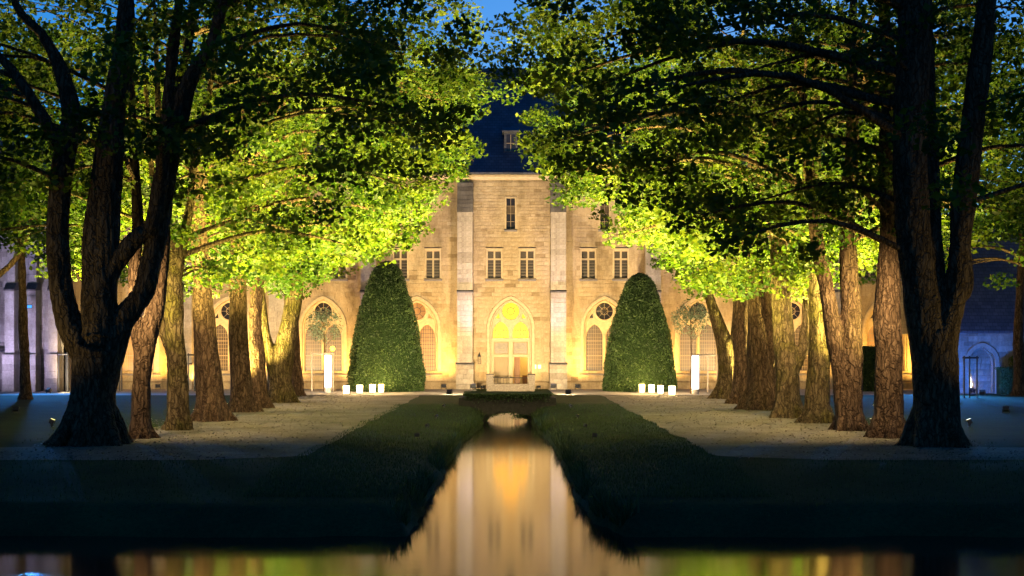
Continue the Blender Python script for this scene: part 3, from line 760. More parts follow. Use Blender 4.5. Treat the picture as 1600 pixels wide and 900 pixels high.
# ------------------------------------------------------------------ trees of the avenue
def chain_pts(ch, Y, X0, rg):
    pts = []; rad = []
    for k, (px, py, d) in enumerate(ch):
        pts.append(Vector(((px - 798) * Y / FPX - X0, 0.0, EYE + (544 - py) * Y / FPX))); rad.append(d / 2 * Y / FPX * .9)
    return pts, rad
def smooth_chain(pts, rad, sub=4):
    P = []; Rr = []; n = len(pts)
    for k in range(n - 1):
        p0 = pts[max(k - 1, 0)]; p1 = pts[k]; p2 = pts[k + 1]; p3 = pts[min(k + 2, n - 1)]
        for j in range(sub):
            t = j / sub
            P.append(0.5 * ((2 * p1) + (-p0 + p2) * t + (2 * p0 - 5 * p1 + 4 * p2 - p3) * t * t + (-p0 + 3 * p1 - 3 * p2 + p3) * t ** 3))
            Rr.append(rad[k] * (1 - t) + rad[k + 1] * t)
    P.append(pts[-1]); Rr.append(rad[-1]); return P, Rr

def remeshed(mb, voxel):
    me = mb.mesh('tmp'); ob = bpy.data.objects.new('tmp', me); COL.objects.link(ob)
    md = ob.modifiers.new('r', 'REMESH'); md.mode = 'VOXEL'; md.voxel_size = voxel; md.use_smooth_shade = True
    sm = ob.modifiers.new('s', 'SMOOTH'); sm.iterations = 3; sm.factor = 0.5
    dg = bpy.context.evaluated_depsgraph_get(); out = bpy.data.meshes.new_from_object(ob.evaluated_get(dg))
    bpy.data.objects.remove(ob); bpy.data.meshes.remove(me); return out

def bark_relief(m, amp, seed):
    n = len(m.vertices); co = np.empty(n * 3, np.float32); no = np.empty(n * 3, np.float32)
    m.vertices.foreach_get('co', co); m.vertex_normals.foreach_get('vector', no)
    co = co.reshape(-1, 3); no = no.reshape(-1, 3); d = np.empty(n, np.float32)
    for i in range(n):
        x, y, z = co[i]
        a = 1 - abs(noise.noise((x * 9.0 + seed, y * 9.0, z * 1.4))) * 2
        b = noise.noise((x * 4.5, y * 4.5 + seed, z * 1.2)); c_ = noise.noise((x * 1.3, y * 1.3, z * 0.8 + seed))
        d[i] = amp * (0.9 * a + 0.55 * b) + 0.05 * c_
    fade = np.clip(1.2 - 0.06 * co[:, 2], 0.25, 1)
    co += no * (d * fade)[:, None]; m.vertices.foreach_set('co', co.ravel()); m.update()

# sight line kept pruned over the canal: clear half width / height above ground, per metre of distance from the camera
CLR_L = ([-900, -300, 0, 110, 200, 260, 300, 345, 390, 410, 440, 470, 478], [0, 24, 34, 34, 32, 50, 100, 128, 142, 205, 290, 335, 6000])
CLR_R = ([-900, -300, 0, 110, 200, 270, 318, 345, 380, 410, 440, 470, 478], [0, 0, 0, 0, 0, 6, 50, 140, 150, 190, 225, 300, 6000])
def pruned(X, z, Y):
    py = 544 - (z - EYE) * FPX / Y; dx = abs(X) * FPX / Y; tb = CLR_L if X < 0 else CLR_R
    return dx > np.interp(py, tb[0], tb[1])

def make_tree(name, label, px, py, chains, bark, voxel, zlow, group, nclump=150, top=16.5, rx=11.2, ry=5.5, zc=10.8, leaf=(.10, .24), seed=1, per=135, prune=True, amp=.03, depth_lean=0.5):
    rg = random.Random(seed); nr = np.random.default_rng(seed)
    Y = EYE * FPX / (py - 544); X0 = (px - 798) * Y / FPX
    root = thing(name, label, 'tree', (X0, Y, 0), group)
    mb = MB(); skel = []
    for ci, ch in enumerate(chains):
        pts, rad = chain_pts(ch, Y, X0, rg)
        if ci == 0: pts[0].z = -0.25
        lean = rg.uniform(-1, 1) * depth_lean
        for k, p in enumerate(pts): p.y += lean * (max(0, p.z - (pts[0].z if ci else 2.0))) * 0.35
        last = pts[-1]; prv = pts[-2]
        dirv = (last - prv).normalized()
        if last.z < top - 1:
            e = last + Vector((dirv.x * 2.0 + rg.uniform(-.6, .6), rg.uniform(-1, 1), (top - last.z) * rg.uniform(.6, 1.0)))
            pts.append((last + e) / 2 + Vector((rg.uniform(-.3, .3), rg.uniform(-.3, .3), 0))); rad.append(rad[-1] * .7)
            pts.append(e); rad.append(rad[-1] * .4)
        P, Rr = smooth_chain(pts, rad)
        mb.tube(P, [max(.05, r) for r in Rr], 14); skel += list(zip(P, Rr))
    r0 = chains[0][1][2] / 2 * Y / FPX; nroot = rg.randint(6, 8)
    for k in range(nroot):
        a = 2 * math.pi * (k + rg.uniform(-.25, .25)) / nroot; L = r0 * rg.uniform(1.45, 2.0); dv = Vector((math.cos(a), math.sin(a), 0))
        mb.tube([dv * r0 * .55 + Vector((0, 0, r0 * 1.5)), dv * r0 * .95 + Vector((0, 0, r0 * .55)), dv * L * .75 + Vector((0, 0, .04)), dv * L + Vector((0, 0, -.16))], [r0 * .26, r0 * .28, r0 * .20, r0 * .09], 8)
    tm = remeshed(mb, voxel); bark_relief(tm, amp, seed * 3.1); tm.materials.clear(); tm.materials.append(bark)
    link('trunk', tm, None, root)
    # leaf clumps
    cl = []; tries = 0; side = 1 if X0 > 0 else -1
    while len(cl) < nclump and tries < 40000:
        tries += 1
        v = Vector((rg.uniform(-1, 1), rg.uniform(-1, 1), rg.uniform(-1, 1))); l = (abs(v.x) ** 3 + abs(v.y) ** 3 + abs(v.z) ** 3) ** (1 / 3)
        if l > 1 or l < rg.random() * 0.75: continue
        p = Vector((v.x * rx - side * ((1.5 if side < 0 else 2.4) if prune else 0), v.y * ry, zc + v.z * (top - zc if v.z > 0 else zc - zlow)))
        if p.z < zlow: continue
        r = rg.uniform(.55, 1.25)
        if prune:
            Xw = X0 + p.x - side * r * 0.75
            if Xw * side < (0.6 if side < 0 else -1.0): continue
            if not pruned(Xw, p.z - .35, Y): continue
        cl.append((p, r))
    Cs = []; Ts = []
    for (p, r) in cl:
        n = int(per * (r / .9) ** 1.6); q = nr.normal(0, 1, (n, 3)); q /= np.linalg.norm(q, axis=1)[:, None]; q *= (nr.random(n) ** 0.45)[:, None]
        q *= np.array([r, r, r * .55]); q[:, 2] -= 0.18 * (q[:, 0] ** 2 + q[:, 1] ** 2) / r
        Cs.append(q + np.array(p)); Ts.append(np.clip(0.5 + nr.normal(0, .24, n) + rg.gauss(0, .24), 0, 1))
    C = np.concatenate(Cs); tn = np.concatenate(Ts)
    V, T = leaves_np(C, nr.uniform(leaf[0], leaf[1], len(C)), nr, 0.55, 0.85)
    o = link('crown', tri_mesh('crown', V, T, np.repeat(tn, 2), M['leaf']), None, root)
    # boughs from the limbs out to the clumps
    bm = MB(); order = cl[:]; rg.shuffle(order)
    for (p, r) in order[:20]:
        best = min(skel, key=lambda s: (s[0] - p).length + max(0, s[0].z - p.z + 0.3) * 2 + (3 if s[0].z < zlow - 2 else 0))
        s0 = best[0]; L = (p - s0).length
        if L < .4: continue
        mid = (s0 + p) / 2 + Vector((rg.uniform(-.3, .3), rg.uniform(-.3, .3), .12 * L)); rr = min(best[1] * .6, .03 + .011 * L)
        P, Rr = smooth_chain([s0, mid, p], [rr, rr * .65, .014], 4); bm.tube(P, Rr, 6)
        for j in range(3):
            e = p + Vector((rg.uniform(-1, 1), rg.uniform(-1, 1), rg.uniform(-.5, .5))) * r; k = rg.randint(4, len(P) - 2)
            bm.tube([P[k], (P[k] + e) / 2 + Vector((0, 0, .1)), e], [.02, .014, .006], 4)
    if bm.v:
        o = link('boughs', bm.mesh('boughs', True), bark, root); o['kind'] = 'stuff'
    return root

GL, GR_ = 'trees of the left avenue row', 'trees of the right avenue row'
TREES = [
 ('L1', 'huge dark tree forking low into thick limbs, front of the left row', 145, 695, 'bark', .04, 6.9, dict(top=17, nclump=100, seed=1, zc=11.5, rx=10.5, leaf=(.11, .27), amp=.034, depth_lean=.25),
  [[(145, 697, 112), (143, 660, 86), (146, 615, 74), (150, 575, 80), (156, 540, 84), (158, 515, 50)],
   [(150, 600, 44), (138, 562, 50), (108, 505, 42), (92, 430, 38), (88, 350, 36), (95, 260, 37), (108, 180, 32), (92, 110, 24), (60, 50, 18), (20, 5, 12)],
   [(157, 560, 60), (150, 490, 50), (147, 420, 44), (147, 360, 42), (156, 290, 40), (166, 200, 38), (180, 100, 30), (192, 0, 24)],
   [(165, 560, 60), (192, 500, 42), (220, 458, 36), (232, 412, 34), (244, 350, 36), (252, 280, 38), (270, 200, 32), (290, 120, 28), (330, 40, 20)],
   [(158, 455, 34), (182, 412, 30), (212, 374, 28), (246, 328, 26)], [(100, 240, 24), (60, 170, 20), (20, 110, 16), (-20, 60, 12)]]),
 ('L2', 'slender trunk that divides above head height, second in the left row', 222, 685, 'bark', .05, 6.2, dict(seed=2, nclump=90),
  [[(220, 688, 46), (221, 650, 34), (222, 600, 31), (226, 545, 33), (240, 480, 30), (246, 400, 26), (247, 330, 24), (252, 250, 22), (258, 150, 18)],
   [(222, 560, 24), (212, 500, 18), (208, 440, 18), (212, 350, 18), (205, 250, 15)]]),
 ('L3', 'mossy straight trunk with a Y-shaped top, third in the left row', 280, 672, 'bark_moss', .05, 4.6, dict(seed=3),
  [[(280, 674, 48), (279, 640, 36), (277, 580, 34), (274, 500, 31), (274, 440, 30), (277, 395, 32), (265, 350, 16), (258, 300, 12)],
   [(277, 410, 22), (292, 360, 18), (300, 320, 15), (310, 250, 12)], [(278, 575, 26), (262, 535, 20), (248, 500, 16), (235, 440, 13)]]),
 ('L4', 'broad flared dark brown trunk, fourth in the left row', 330, 658, 'bark', .055, 4.5, dict(seed=4),
  [[(330, 662, 70), (328, 630, 48), (325, 580, 44), (322, 520, 38), (318, 450, 32), (315, 380, 26), (318, 280, 20)]]),
 ('L5', 'brightly lit straight trunk, fifth in the left row', 380, 644, 'bark', .055, 4.5, dict(seed=5),
  [[(382, 648, 55), (378, 620, 38), (374, 560, 33), (371, 480, 30), (370, 400, 27), (372, 330, 22), (365, 240, 18)]]),
 ('L6', 'thin trunk half hidden behind the brightly lit one, sixth in the left row', 407, 638, 'bark', .06, 4.8, dict(seed=6),
  [[(408, 642, 40), (405, 615, 28), (402, 560, 26), (398, 500, 22), (402, 430, 18), (410, 340, 14)]]),
 ('L7', 'trunk leaning towards the canal, seventh in the left row', 438, 629, 'bark_moss', .065, 5.0, dict(seed=7),
  [[(438, 632, 55), (436, 610, 42), (440, 570, 38), (450, 520, 32), (460, 470, 26), (470, 420, 20), (480, 340, 15)], [(432, 590, 24), (418, 530, 18), (412, 470, 15), (405, 400, 12)]]),
 ('L8', 'thinnest trunk at the far end of the left row', 465, 619, 'bark', .07, 5.3, dict(seed=8, rx=8),
  [[(465, 621, 28), (464, 590, 19), (462, 540, 16), (460, 470, 13), (462, 400, 10)]]),
 ('R1', 'massive twin-stemmed dark tree at the front of the right row', 1460, 697, 'bark', .04, 4.9, dict(top=17, nclump=105, rx=11, seed=11, zc=11, leaf=(.11, .27), amp=.034, depth_lean=.25),
  [[(1460, 700, 98), (1462, 660, 80), (1461, 600, 74), (1459, 550, 76), (1457, 515, 70), (1456, 495, 50)],
   [(1459, 620, 44), (1452, 560, 60), (1440, 490, 58), (1426, 400, 54), (1418, 300, 56), (1416, 200, 58), (1420, 100, 56), (1420, 0, 56), (1415, -150, 40)],
   [(1462, 620, 40), (1468, 560, 48), (1479, 500, 42), (1489, 450, 34), (1495, 380, 34), (1500, 300, 40), (1510, 200, 40), (1520, 100, 36), (1530, 0, 30)],
   [(1468, 530, 36), (1484, 490, 28), (1500, 465, 22), (1512, 450, 16), (1512, 400, 13), (1510, 330, 12), (1514, 250, 10)]]),
 ('R2', 'thick straight brown trunk, second in the right row', 1388, 684, 'bark', .05, 5.6, dict(seed=12, nclump=90),
  [[(1388, 688, 66), (1388, 660, 52), (1389, 600, 46), (1389, 540, 45), (1386, 490, 46), (1389, 420, 38), (1390, 340, 34), (1385, 240, 30), (1390, 120, 26)]]),
 ('R3', 'trunk with a round knot hole and a leaning second stem, third in the right row', 1328, 673, 'bark', .05, 5.0, dict(seed=13, depth_lean=.15),
  [[(1328, 676, 56), (1328, 645, 44), (1330, 590, 40), (1331, 530, 36), (1329, 480, 34), (1325, 420, 30), (1322, 330, 26), (1330, 220, 22)],
   [(1320, 650, 30), (1310, 570, 27), (1298, 500, 28), (1288, 440, 24), (1278, 400, 22), (1265, 300, 18)]]),
 ('R4', 'mossy trunk narrowing upward, fourth in the right row', 1277, 661, 'bark_moss', .05, 4.6, dict(seed=14),
  [[(1276, 663, 56), (1276, 630, 42), (1278, 580, 38), (1278, 530, 36), (1276, 490, 30), (1272, 450, 24), (1270, 360, 20)]]),
 ('R5', 'bright trunk with a short side stub and long diagonal limb, fifth in right row', 1232, 653, 'bark_moss', .055, 4.4, dict(seed=15),
  [[(1231, 656, 58), (1231, 625, 42), (1231, 580, 38), (1227, 530, 36), (1224, 470, 32), (1222, 410, 30), (1224, 330, 26), (1228, 240, 22)],
   [(1236, 585, 24), (1254, 548, 20), (1258, 520, 14), (1262, 470, 10)], [(1226, 260, 20), (1205, 165, 17), (1170, 110, 15), (1110, 60, 13), (1010, 15, 10)]]),
 ('R6', 'wide double trunk with spreading roots, sixth in the right row', 1192, 640, 'bark', .06, 4.7, dict(seed=16),
  [[(1192, 645, 86), (1192, 615, 56), (1190, 570, 48), (1184, 520, 36), (1180, 460, 28), (1178, 380, 22)], [(1200, 590, 30), (1205, 520, 24), (1204, 450, 18), (1206, 360, 14)]]),
 ('R7', 'plain trunk between the double trunk and the far leaning one, right row', 1160, 631, 'bark', .065, 5.0, dict(seed=17),
  [[(1160, 632, 50), (1160, 605, 36), (1160, 560, 30), (1158, 500, 26), (1160, 430, 20), (1165, 340, 15)]]),
 ('R8', 'trunk leaning towards the tall white light column, far end of the right row', 1138, 623, 'bark_moss', .07, 5.2, dict(seed=18, rx=8.5),
  [[(1138, 625, 55), (1138, 600, 40), (1138, 570, 34), (1126, 520, 24), (1108, 470, 18), (1098, 430, 14), (1090, 370, 10)], [(1142, 580, 22), (1150, 530, 18), (1152, 470, 14)]]),
]
for (k, lab, px, py, bk, vox, zl, kw, chains) in TREES:
    make_tree('avenue_tree', lab, px, py, chains, M[bk], vox, zl, GL if k[0] == 'L' else GR_, **kw)
OUT = [
 ('lawn tree with a thin pale limb behind the big forked tree', -34, 632, [[(-34, 634, 40), (-33, 600, 28), (-30, 520, 24), (-28, 440, 20), (-20, 330, 15)], [(-28, 450, 12), (30, 400, 9), (55, 330, 8), (40, 270, 6)]], 7.6, 31),
 ('lawn tree beyond the second trunk of the left row', 40, 624, [[(178, 626, 26), (178, 600, 18), (177, 520, 15), (180, 400, 12)]], 8.3, 32),
 ('lawn tree at the edge beyond the massive twin-stemmed tree', 1655, 634, [[(1655, 636, 44), (1655, 600, 30), (1650, 520, 26), (1640, 400, 20)]], 5.4, 33),
 ('lawn tree behind the blue-lit doorway side of the right row', 1592, 619, [[(1470, 621, 26), (1470, 590, 18), (1470, 500, 15), (1475, 400, 12)]], 8.6, 34)]
for (lab, px, py, ch, zl, sd) in OUT:
    ch = [[(x - (ch[0][0][0] - px), y, d) for (x, y, d) in c_] for c_ in ch]
    make_tree('lawn_tree', lab, px, py, ch, M['bark'], .07, zl, 'trees on the lawns', nclump=110, rx=7, ry=6, zc=11, seed=sd, prune=False, leaf=(.16, .26), per=110)

src = [o for o in COL.objects if o.name.startswith('lawn_tree')][-1]  # extra trees out of view, added to keep sky light off the foreground
kids = [o for o in COL.objects if o.parent == src]
for (X, Y, rz, lab) in ((-9.5, -4.0, .6, 'added park tree shading the near bank, left of the viewpoint'), (9.0, -5.0, 2.2, 'added park tree shading the near bank, right of the viewpoint'), (0.5, -11.0, 3.9, 'added park tree shading the near bank, behind the viewpoint'), (-19, -1, 1.2, 'added outer left park tree shading the near bank'), (19, -2, 5.2, 'added outer right park tree shading the near bank')):
    r = src.copy(); COL.objects.link(r); r.location = (X, Y, .85); r.rotation_euler = (0, 0, rz); r['label'] = lab; r['group'] = 'added shade trees on the near bank'
    for k in kids:
        c_ = k.copy(); COL.objects.link(c_); c_.parent = r
# ------------------------------------------------------------------ clipped yew cones
def yew(label, X, Y, H, rb, seed):
    root = thing('topiary_yew', label, 'topiary', (X, Y, 0), 'clipped yew cones')
    def prof(t): return rb * float(np.interp(t, [0, .1, .28, .53, .70, .82, .90, .95, .985, 1], [.98, 1.0, .92, .77, .63, .50, .39, .29, .16, 0.02]))
    nr = np.random.default_rng(seed); mb = MB(); nz_, ns = 22, 28
    for k in range(nz_ + 1):
        t = k / nz_
        for j in range(ns):
            q = 2 * math.pi * j / ns; r = max(.02, prof(t) - .08); mb.v.append((r * math.cos(q), r * math.sin(q), t * H - .03))
    for k in range(nz_):
        for j in range(ns): mb.f.append((k * ns + j, k * ns + (j + 1) % ns, (k + 1) * ns + (j + 1) % ns, (k + 1) * ns + j)); mb.t.append(.5)
    link('inner_body', mb.mesh('yew_core', True), M['yew_core'], root)
    link('stem', MB().tube([(0, 0, -.2), (0, 0, H * .8)], [.2, .08], 8).mesh('stem'), M['bark'], root)
    n = 26000; t = nr.random(n) ** 1.25; q = nr.uniform(0, 2 * np.pi, n); r = np.array([prof(a) for a in t])
    lump = np.array([noise.noise(Vector((math.cos(a) * 2.5, math.sin(a) * 2.5, b * H * 1.4 + seed))) for a, b in zip(q, t)])
    r = r + lump * .11 + nr.normal(0, .04, n)
    C = np.stack([r * np.cos(q), r * np.sin(q), t * H + nr.normal(0, .02, n)], 1); C[:, 2] = np.maximum(C[:, 2], .03)
    V, T = leaves_np(C, nr.uniform(.08, .17, n), nr, 0.25, 0.42, .05)
    o = link('foliage', tri_mesh('yew_leaf', V, T, np.repeat(np.clip(.5 + lump * .7 + nr.normal(0, .2, n), 0, 1), 2), M['yew']), None, root); o['kind'] = 'stuff'
yew('clipped yew cone near the lit orange arched window', (604 - 798) * 84.6 / FPX, 84.6, 7.72, 2.26, 1)
yew('clipped yew cone near the dark round rose window', (999.5 - 798) * 84.6 / FPX, 84.6, 7.0, 2.14, 2)

# ------------------------------------------------------------------ lanterns, light columns
LB = MB()
for k in range(9): pass
def lantern(label, px, base_y, hpx, wpx, grp):
    Y = EYE * FPX / (base_y - 544); X = (px - 798) * Y / FPX; h = hpx * .78 * Y / FPX; wd = wpx * Y / FPX
    root = thing('ground_lantern', label, 'lantern', (X, Y, .016), grp)
    link('tray', MB().box(-wd * .58, wd * .58, -wd * .58, wd * .58, 0, .035).mesh('tray'), M['lantern_base'], root)
    s = wd / 2; mb = MB(); i = 0
    mb.v += [(-s * .9, -s * .9, .036), (s * .9, -s * .9, .036), (s * .9, s * .9, .036), (-s * .9, s * .9, .036), (-s, -s, h), (s, -s, h), (s, s, h), (-s, s, h)]
    mb.f += [(0, 1, 5, 4), (1, 2, 6, 5), (2, 3, 7, 6), (3, 0, 4, 7)]; mb.t += [.5] * 4
    link('paper_shade', mb.mesh('shade'), M['lantern'], root)
    link('candle', MB().tube([(0, 0, .036), (0, 0, .16)], [.035, .035], 10).mesh('candle'), M['plaque'], root)
    cl_ = bpy.data.lights.new('candle_light', 'POINT'); cl_.energy = 260; cl_.color = (1, .62, .24); cl_.shadow_soft_size = .05
    co_ = bpy.data.objects.new('candle_light', cl_); COL.objects.link(co_); co_.parent = root; co_.location = (0, 0, h + .06)
for (lab, px, by, h, wd) in (('glowing paper lantern nearest the white light column, orange window side', 541, 616.5, 17, 9), ('second glowing lantern from the left light column', 562, 615.5, 17, 9),
                             ('third glowing lantern from the left light column', 582, 614.6, 17, 9), ('last glowing lantern in front of the left yew, nearest the canal', 595.5, 614.2, 17, 8)):
    lantern(lab, px, by, h, wd, 'lanterns before the left yew')
for (lab, px, by, h, wd) in (('first glowing lantern of the right four, nearest the canal', 1003, 614.2, 17, 8.5), ('second glowing lantern from the canal, right side', 1018, 615.0, 17, 8.5),
                             ('third glowing lantern from the canal, right side', 1032, 616.0, 17, 8.5), ('biggest glowing lantern, nearest the right light column', 1050, 618.5, 19, 9.5)):
    lantern(lab, px, by, h, wd, 'lanterns before the right yew')
def light_column(label, px, by):
    Y = EYE * FPX / (by - 544); X = (px - 798) * Y / FPX
    root = thing('light_column', label, 'light column', (X, Y, .016), 'light columns')
    link('base', MB().tube([(0, 0, 0), (0, 0, .30)], [.20, .20], 20).mesh('cbase'), M['column_base'], root)
    link('diffuser', MB().tube([(0, 0, .301), (0, 0, 2.12)], [.185, .185], 20).mesh('diffuser', False), M['column_glow'], root)
    link('cap', MB().tube([(0, 0, 2.121), (0, 0, 2.18)], [.19, .19], 20).mesh('ccap'), M['column_base'], root)
light_column('tall white glowing light column under the orange lamp', 512.5, 613.5)
light_column('tall white glowing light column beside the leaning far trunk', 1086.5, 616.5)

# ------------------------------------------------------------------ young trees and their stakes
def stake_frame(label, px, by, hpx, wpx, mat=None, grp='tree stake frames'):
    Y = EYE * FPX / (by - 544); X = (px - 798) * Y / FPX; h = hpx * Y / FPX; wd = wpx * Y / FPX; mat = mat or M['stake']
    root = thing('stake_frame', label, 'tree stakes', (X, Y, 0), grp)
    cs = [(-wd / 2, -.25), (wd / 2, -.25), (0.08, wd * .6 - .25)]
    for (a, b) in cs: link('stake', MB().tube([(a, b, -.2), (a, b, h)], [.045, .04], 8).mesh('stake'), mat, root)
    for (p, q) in ((0, 1), (1, 2), (2, 0)):
        a, b = Vector((*cs[p], h - .10)), Vector((*cs[q], h - .10 + .002 * p)); d = (b - a).normalized() * .08
        link('cross_rail', MB().tube([a - d, b + d], [.045, .045], 6).mesh('rail'), mat, root)
    return X, Y, h
def young_tree(label, X, Y, h, r, seed, grp='young staked trees'):
    nr = np.random.default_rng(seed); root = thing('young_tree', label, 'young tree', (X, Y, 0), grp)
    mb = MB().tube([(0, 0, -.1), (.02, 0, h * .5), (-.01, 0, h)], [.05, .04, .02], 8)
    for k in range(10):
        a = nr.uniform(0, 6.28); e = r * nr.uniform(.5, .95); z = h - r * .9 + k * r * .12
        mb.tube([(0, 0, z - .3), (math.cos(a) * e * .5, math.sin(a) * e * .5, z + .1), (math.cos(a) * e, math.sin(a) * e, z + .35)], [.018, .012, .005], 5)
    link('trunk', mb.mesh('trunk'), M['bark'], root)
    n = 2600; q = nr.normal(0, 1, (n, 3)); q /= np.linalg.norm(q, axis=1)[:, None]; q *= (nr.random(n) ** .4)[:, None] * np.array([r, r, r * .95]); q[:, 2] += h
    keep = np.array([noise.noise(Vector(p * 1.9) + Vector((seed, 0, 0))) > -.12 for p in q]); q = q[keep]
    V, T = leaves_np(q, nr.uniform(.07, .13, len(q)), nr, .4)
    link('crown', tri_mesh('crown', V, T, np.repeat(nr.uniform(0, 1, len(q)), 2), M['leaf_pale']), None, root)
Xa, Ya, ha = stake_frame('pale stake frame around the white column under the orange lamp', 505, 612, 62, 33)
young_tree('small young tree in the pale stake frame under the orange lamp', Xa + .05, Ya + .1, 3.9, 1.15, 3)
ol = thing('orange_lamp', 'small orange glowing lamp on top of the pale stake frame', 'lamp', ((520.5 - 798) * Ya / FPX, Ya - .25, ha))
link('globe', MB().tube([(0, 0, .05), (0, 0, .10), (0, 0, .2), (0, 0, .3), (0, 0, .34)], [.06, .12, .15, .11, .04], 14).mesh('globe', True), M['glow_lamp'], ol)
link('foot', MB().tube([(0, 0, -.005), (0, 0, .05)], [.07, .06], 10).mesh('foot'), M['iron'], ol)
Xb, Yb, hb = stake_frame('white-lit stake frame between the leaning trunk and the bright column', 1105, 616, 64, 30)
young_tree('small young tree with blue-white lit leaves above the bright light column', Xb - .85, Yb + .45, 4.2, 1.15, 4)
for k, (lab, px, by, h, wd) in enumerate((('dark stake frame on the lawn at the picture edge before the violet wing', 8, 612, 66, 24), ('dark stake frame on the lawn hugging the big forked trunk', 101, 613, 62, 14),
                                          ('dark stake frame between the big forked trunk and the second trunk', 184, 611, 50, 16), ('dark stake frame between the third and fourth left trunks', 302, 612, 60, 12),
                                          ('dark stake frame in front of the blue-lit pointed doorway', 1514, 622, 66, 20))):
    stake_frame(lab, px, by, h, wd, M['housing'])

# ------------------------------------------------------------------ hedges and shrub
def hedge(label, x0, x1, y0, y1, h, seed):
    nr = np.random.default_rng(seed); root = thing('clipped_hedge', label, 'hedge', ((x0 + x1) / 2, (y0 + y1) / 2, 0))
    a, b = (x1 - x0) / 2, (y1 - y0) / 2
    link('inner_body', MB().box(-a + .06, a - .06, -b + .06, b - .06, -.05, h - .06).mesh('core'), M['yew_core'], root)
    n = int(1300 * (2 * a * h + 2 * a * 2 * b)); n = min(n, 26000)
    f = nr.random(n); C = np.stack([nr.uniform(-a, a, n), np.where(f < .6, -b, nr.uniform(-b, b, n)), np.where(f < .6, nr.uniform(0.02, h, n), h)], 1) + nr.normal(0, .03, (n, 3))
    V, T = leaves_np(C, nr.uniform(.06, .12, n), nr, .2, .6)
    o = link('foliage', tri_mesh('hedge', V, T, np.repeat(nr.uniform(0, 1, n), 2), M['yew']), None, root); o['kind'] = 'stuff'
hedge('low clipped hedge beside the blue-lit pointed doorway', 26.9, 33.5, 78.0, 79.0, 1.45, 1)
hedge('dark tall hedge between the second and third right trunks', 20.6, 21.6, 83.5, 85.0, 2.6, 2)
nr = np.random.default_rng(77)
sh = thing('lit_shrub', 'loose light green shrub rising above the low hedge', 'shrub', (29.3, 79.5, 0))
link('stems', MB().tube([(0, 0, 0), (.1, 0, 1.2), (.4, 0, 2.3)], [.05, .04, .01], 6).tube([(0, 0, .3), (-.3, 0, 1.4), (-.6, 0, 2.2)], [.04, .03, .01], 6).mesh('stems'), M['bark'], sh)
q = nr.normal(0, 1, (5000, 3)); q /= np.linalg.norm(q, axis=1)[:, None]; q *= (nr.random(5000) ** .4)[:, None] * np.array([1.5, .5, .85]); q[:, 2] += 1.75
V, T = leaves_np(q, nr.uniform(.07, .13, 5000), nr, .4); o = link('foliage', tri_mesh('shrub', V, T, np.repeat(nr.uniform(0, 1, 5000), 2), M['leaf']), None, sh); o['kind'] = 'stuff'

# ------------------------------------------------------------------ the lamps
WARM = (1.0, .66, .26); AMBER = (1.0, .52, .09); PEACH = (1.0, .74, .38); LAV = (.42, .38, 1.0); VIOLET = (.68, .58, 1.0); BLUE = (.03, .20, 1.0); BLUE2 = (.05, .32, 1.0); TREE = (1.0, .82, .22); COOL = (.75, .85, 1.0)
# general wash of the facade, from the forecourt
WASH = 5500
for (X, lab) in ((-14.5, 'facade floodlight behind the far trunks of the left row'), (14.5, 'facade floodlight behind the far trunks of the right row'), (-3.3, 'facade floodlight beside the bridge, left canal bank'), (3.1, 'facade floodlight beside the bridge, right canal bank')):
    flood(lab, (X, 76.5, .0), (X * .8, FY, 7.5), WASH, PEACH, 110, .9, 'facade floodlights')
for (X, s) in ((-26, 'left'), (26, 'right')): flood('facade floodlight at the far %s end of the abbey' % s, (X, 80, 0), (X * .75, FY, 6), 2600, PEACH, 110, .9, 'facade floodlights')
# amber uplights close to the wall, two per bay
for i, cx in enumerate(BAYS):
    if i == 4: continue
    nm = {3: 'bay with the orange arched window', 5: 'bay with the dark round rose window', 2: 'bay behind the pale stake frame', 6: 'bay behind the bright light column', 1: 'bay behind the fifth left trunk', 7: 'bay behind the fifth right trunk', 0: 'bay behind the second left trunk', 8: 'bay behind the second right trunk'}[i]
    for s in (-1, 1):
        flood('amber wall uplight at the %s side of the %s' % ('left' if s < 0 else 'right', nm), (cx + s * 1.75, FY - 1.3, 0.016), (cx + s * 1.2, FY, 5.4), 1050, AMBER, 140, 1, 'amber wall uplights', z=.2)
for s, nm in ((-1, 'left'), (1, 'right')):
    flood('small amber uplight at the %s jamb of the lit door' % nm, (s * 1.75, FY - .75, .016), (s * 1.3, FY, 3.6), 40, AMBER, 130, 1, 'amber wall uplights', s=.7)
# cool uplights on the buttress faces
for px, dxx, lab in ((726, .55, 'dark floodlight at the foot of the buttress left of the door'), (871, -.35, 'dark floodlight at the foot of the buttress right of the door'), (576, 0, 'floodlight at the foot of the buttress behind the left yew'), (1018, 0, 'floodlight at the foot of the buttress behind the right yew')):
    flood(lab, (PX(px) + dxx, FY - 2.6, .016), (PX(px), FY - .9, 8.0), 1500, LAV, 34, .9, 'buttress floodlights', s=1.15)
# violet wash of the wing, blue wash of the outbuilding and the lawns
for X, lab in ((-33.0, 'violet floodlight before the wing at the picture edge'), (-28.5, 'violet floodlight before the wing beside the forked trunk')): flood(lab, (X, 78.5, 0), (X + .5, 84, 5), 1150, VIOLET, 110, .9, 'violet floodlights')
flood('blue floodlight before the pointed doorway', (25.2, 76.0, 0), (26.9, 80, 2.0), 700, BLUE, 110, .9, 'blue floodlights')
flood('blue floodlight fixed high on the outbuilding wall', (24.6, 79.7, 3.0), (17.5, 62, 0), 5000, BLUE2, 110, .9, 'blue floodlights', z=0)
flood('blue floodlight fixed high on the violet wing', (-28.0, 82.7, 5.0), (-18, 64, 0), 5000, BLUE2, 110, .9, 'blue floodlights', z=0)
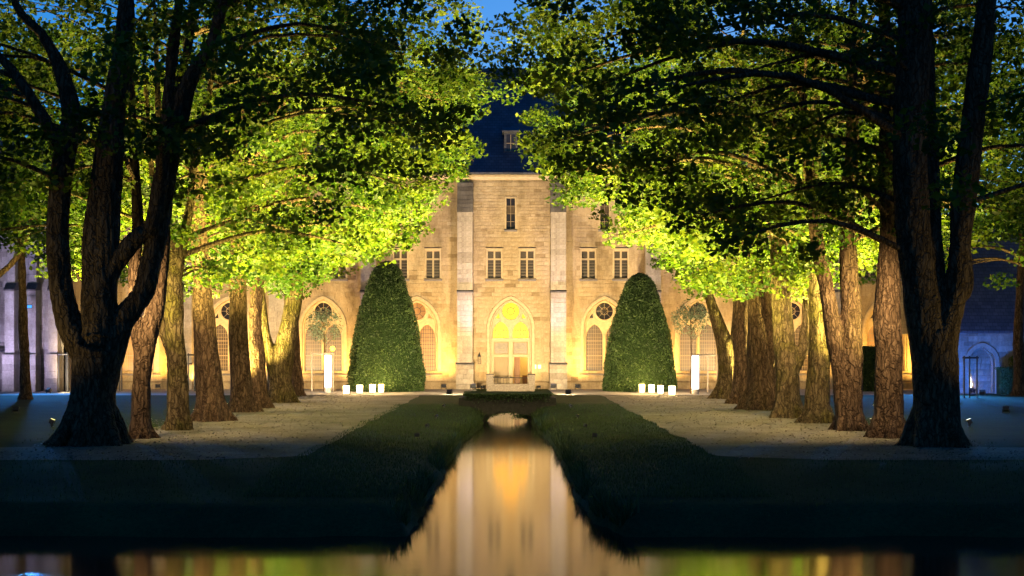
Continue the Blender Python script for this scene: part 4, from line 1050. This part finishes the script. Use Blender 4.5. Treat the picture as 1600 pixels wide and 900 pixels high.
# tree uplights, tucked behind the trunks of the rows
def tl(lab, X, Y, tx, ty, tz, p, size=120, col=TREE, z=0.0, grp='tree uplights', fs=.8): flood(lab, (X, Y, z), (tx, ty, tz), p, col, size, 1.0, grp, s=fs)
ups = [(42.3, 4500, 'second'), (46.8, 11000, 'third'), (53.6, 13000, 'fourth'), (59.6, 11000, 'fifth'), (65.2, 10000, 'sixth'), (71.5, 9000, 'seventh')]
for s, nm in ((-1, 'left'), (1, 'right')):
    for Y, p, o_ in ups:
        tl('tree uplight behind the %s trunk of the %s row' % (o_, nm), s * 11.9, Y, s * 10.9, Y + .2, 8.0, p * 1.15, 84)
    tl('tree uplight on the lawn outside the front %s tree' % nm, s * 15.2, 34.6, s * 11.8, 37.4, 4.2, 330, 56)
    for Y, o_ in ((46.5, 'third'), (52.5, 'fourth'), (58.5, 'fifth')):  # added lawn lamps that brighten the upper crowns
        tl('added lawn-side tree uplight level with the %s trunk of the %s row' % (o_, nm), s * 15.0, Y, s * 9.5, Y + 1.0, 13.5, 15000, 80)
    tl('tree uplight among the lawn trees on the %s' % nm, s * 19.5, 56, s * 21, 60, 8, 6000, 120)
for s, nm in ((-1, 'left'), (1, 'right')):  # added bank lamps that brighten the canal side of the crowns
    for Y, o_, p, tx, ty, tz in ((44.0, 'nearest the open water', 15000, 7.0, 6.0, 13.0), (49.5, 'second from the open water', 25000, 8.0, 3.0, 12.0), (55.5, 'third from the open water', 30000, 7.5, 2.0, 14.0), (61.5, 'beside the bridge', 30000, 7.5, 2.0, 14.0)):
        tl('added low floodlight on the %s canal bank slope, %s' % (nm, o_), s * 2.75 - .15, Y, s * tx, Y + ty, tz, p, 95, z=ground_z(s * 2.75 - .15, Y), grp='added canal bank floodlights', fs=.5)
for (k, lab, px, py, bk, vox, zl, kw, chains) in TREES:  # added lamps hidden behind trunks, lighting the path and the next trunk
    if k in ('L8', 'R8'): continue
    Y = EYE * FPX / (py - 544); zt = 4.4; pyt = 544 - (zt - EYE) * FPX / Y
    xs_ = sorted((y, x, d) for (x, y, d) in (chains[0] if k not in ('L1', 'R1') else chains[0] + chains[2 if k == 'L1' else 1][1:])); xt = float(np.interp(pyt, [a[0] for a in xs_], [a[1] for a in xs_])); dt = float(np.interp(pyt, [a[0] for a in xs_], [a[2] for a in xs_]))
    X = (xt - 798) * Y / FPX; sd = 1 if X > 0 else -1
    tl('added floodlight strapped behind the ' + ' '.join(lab.replace(',', '').split()[:5] + ['of', 'the', 'left' if sd < 0 else 'right', 'row']), X, Y + dt / 2 * Y / FPX + .28, X - sd * 2.4, Y + 7, 0.8, 820, 140, (1.0, .72, .36), zt, 'added trunk-mounted floodlights')
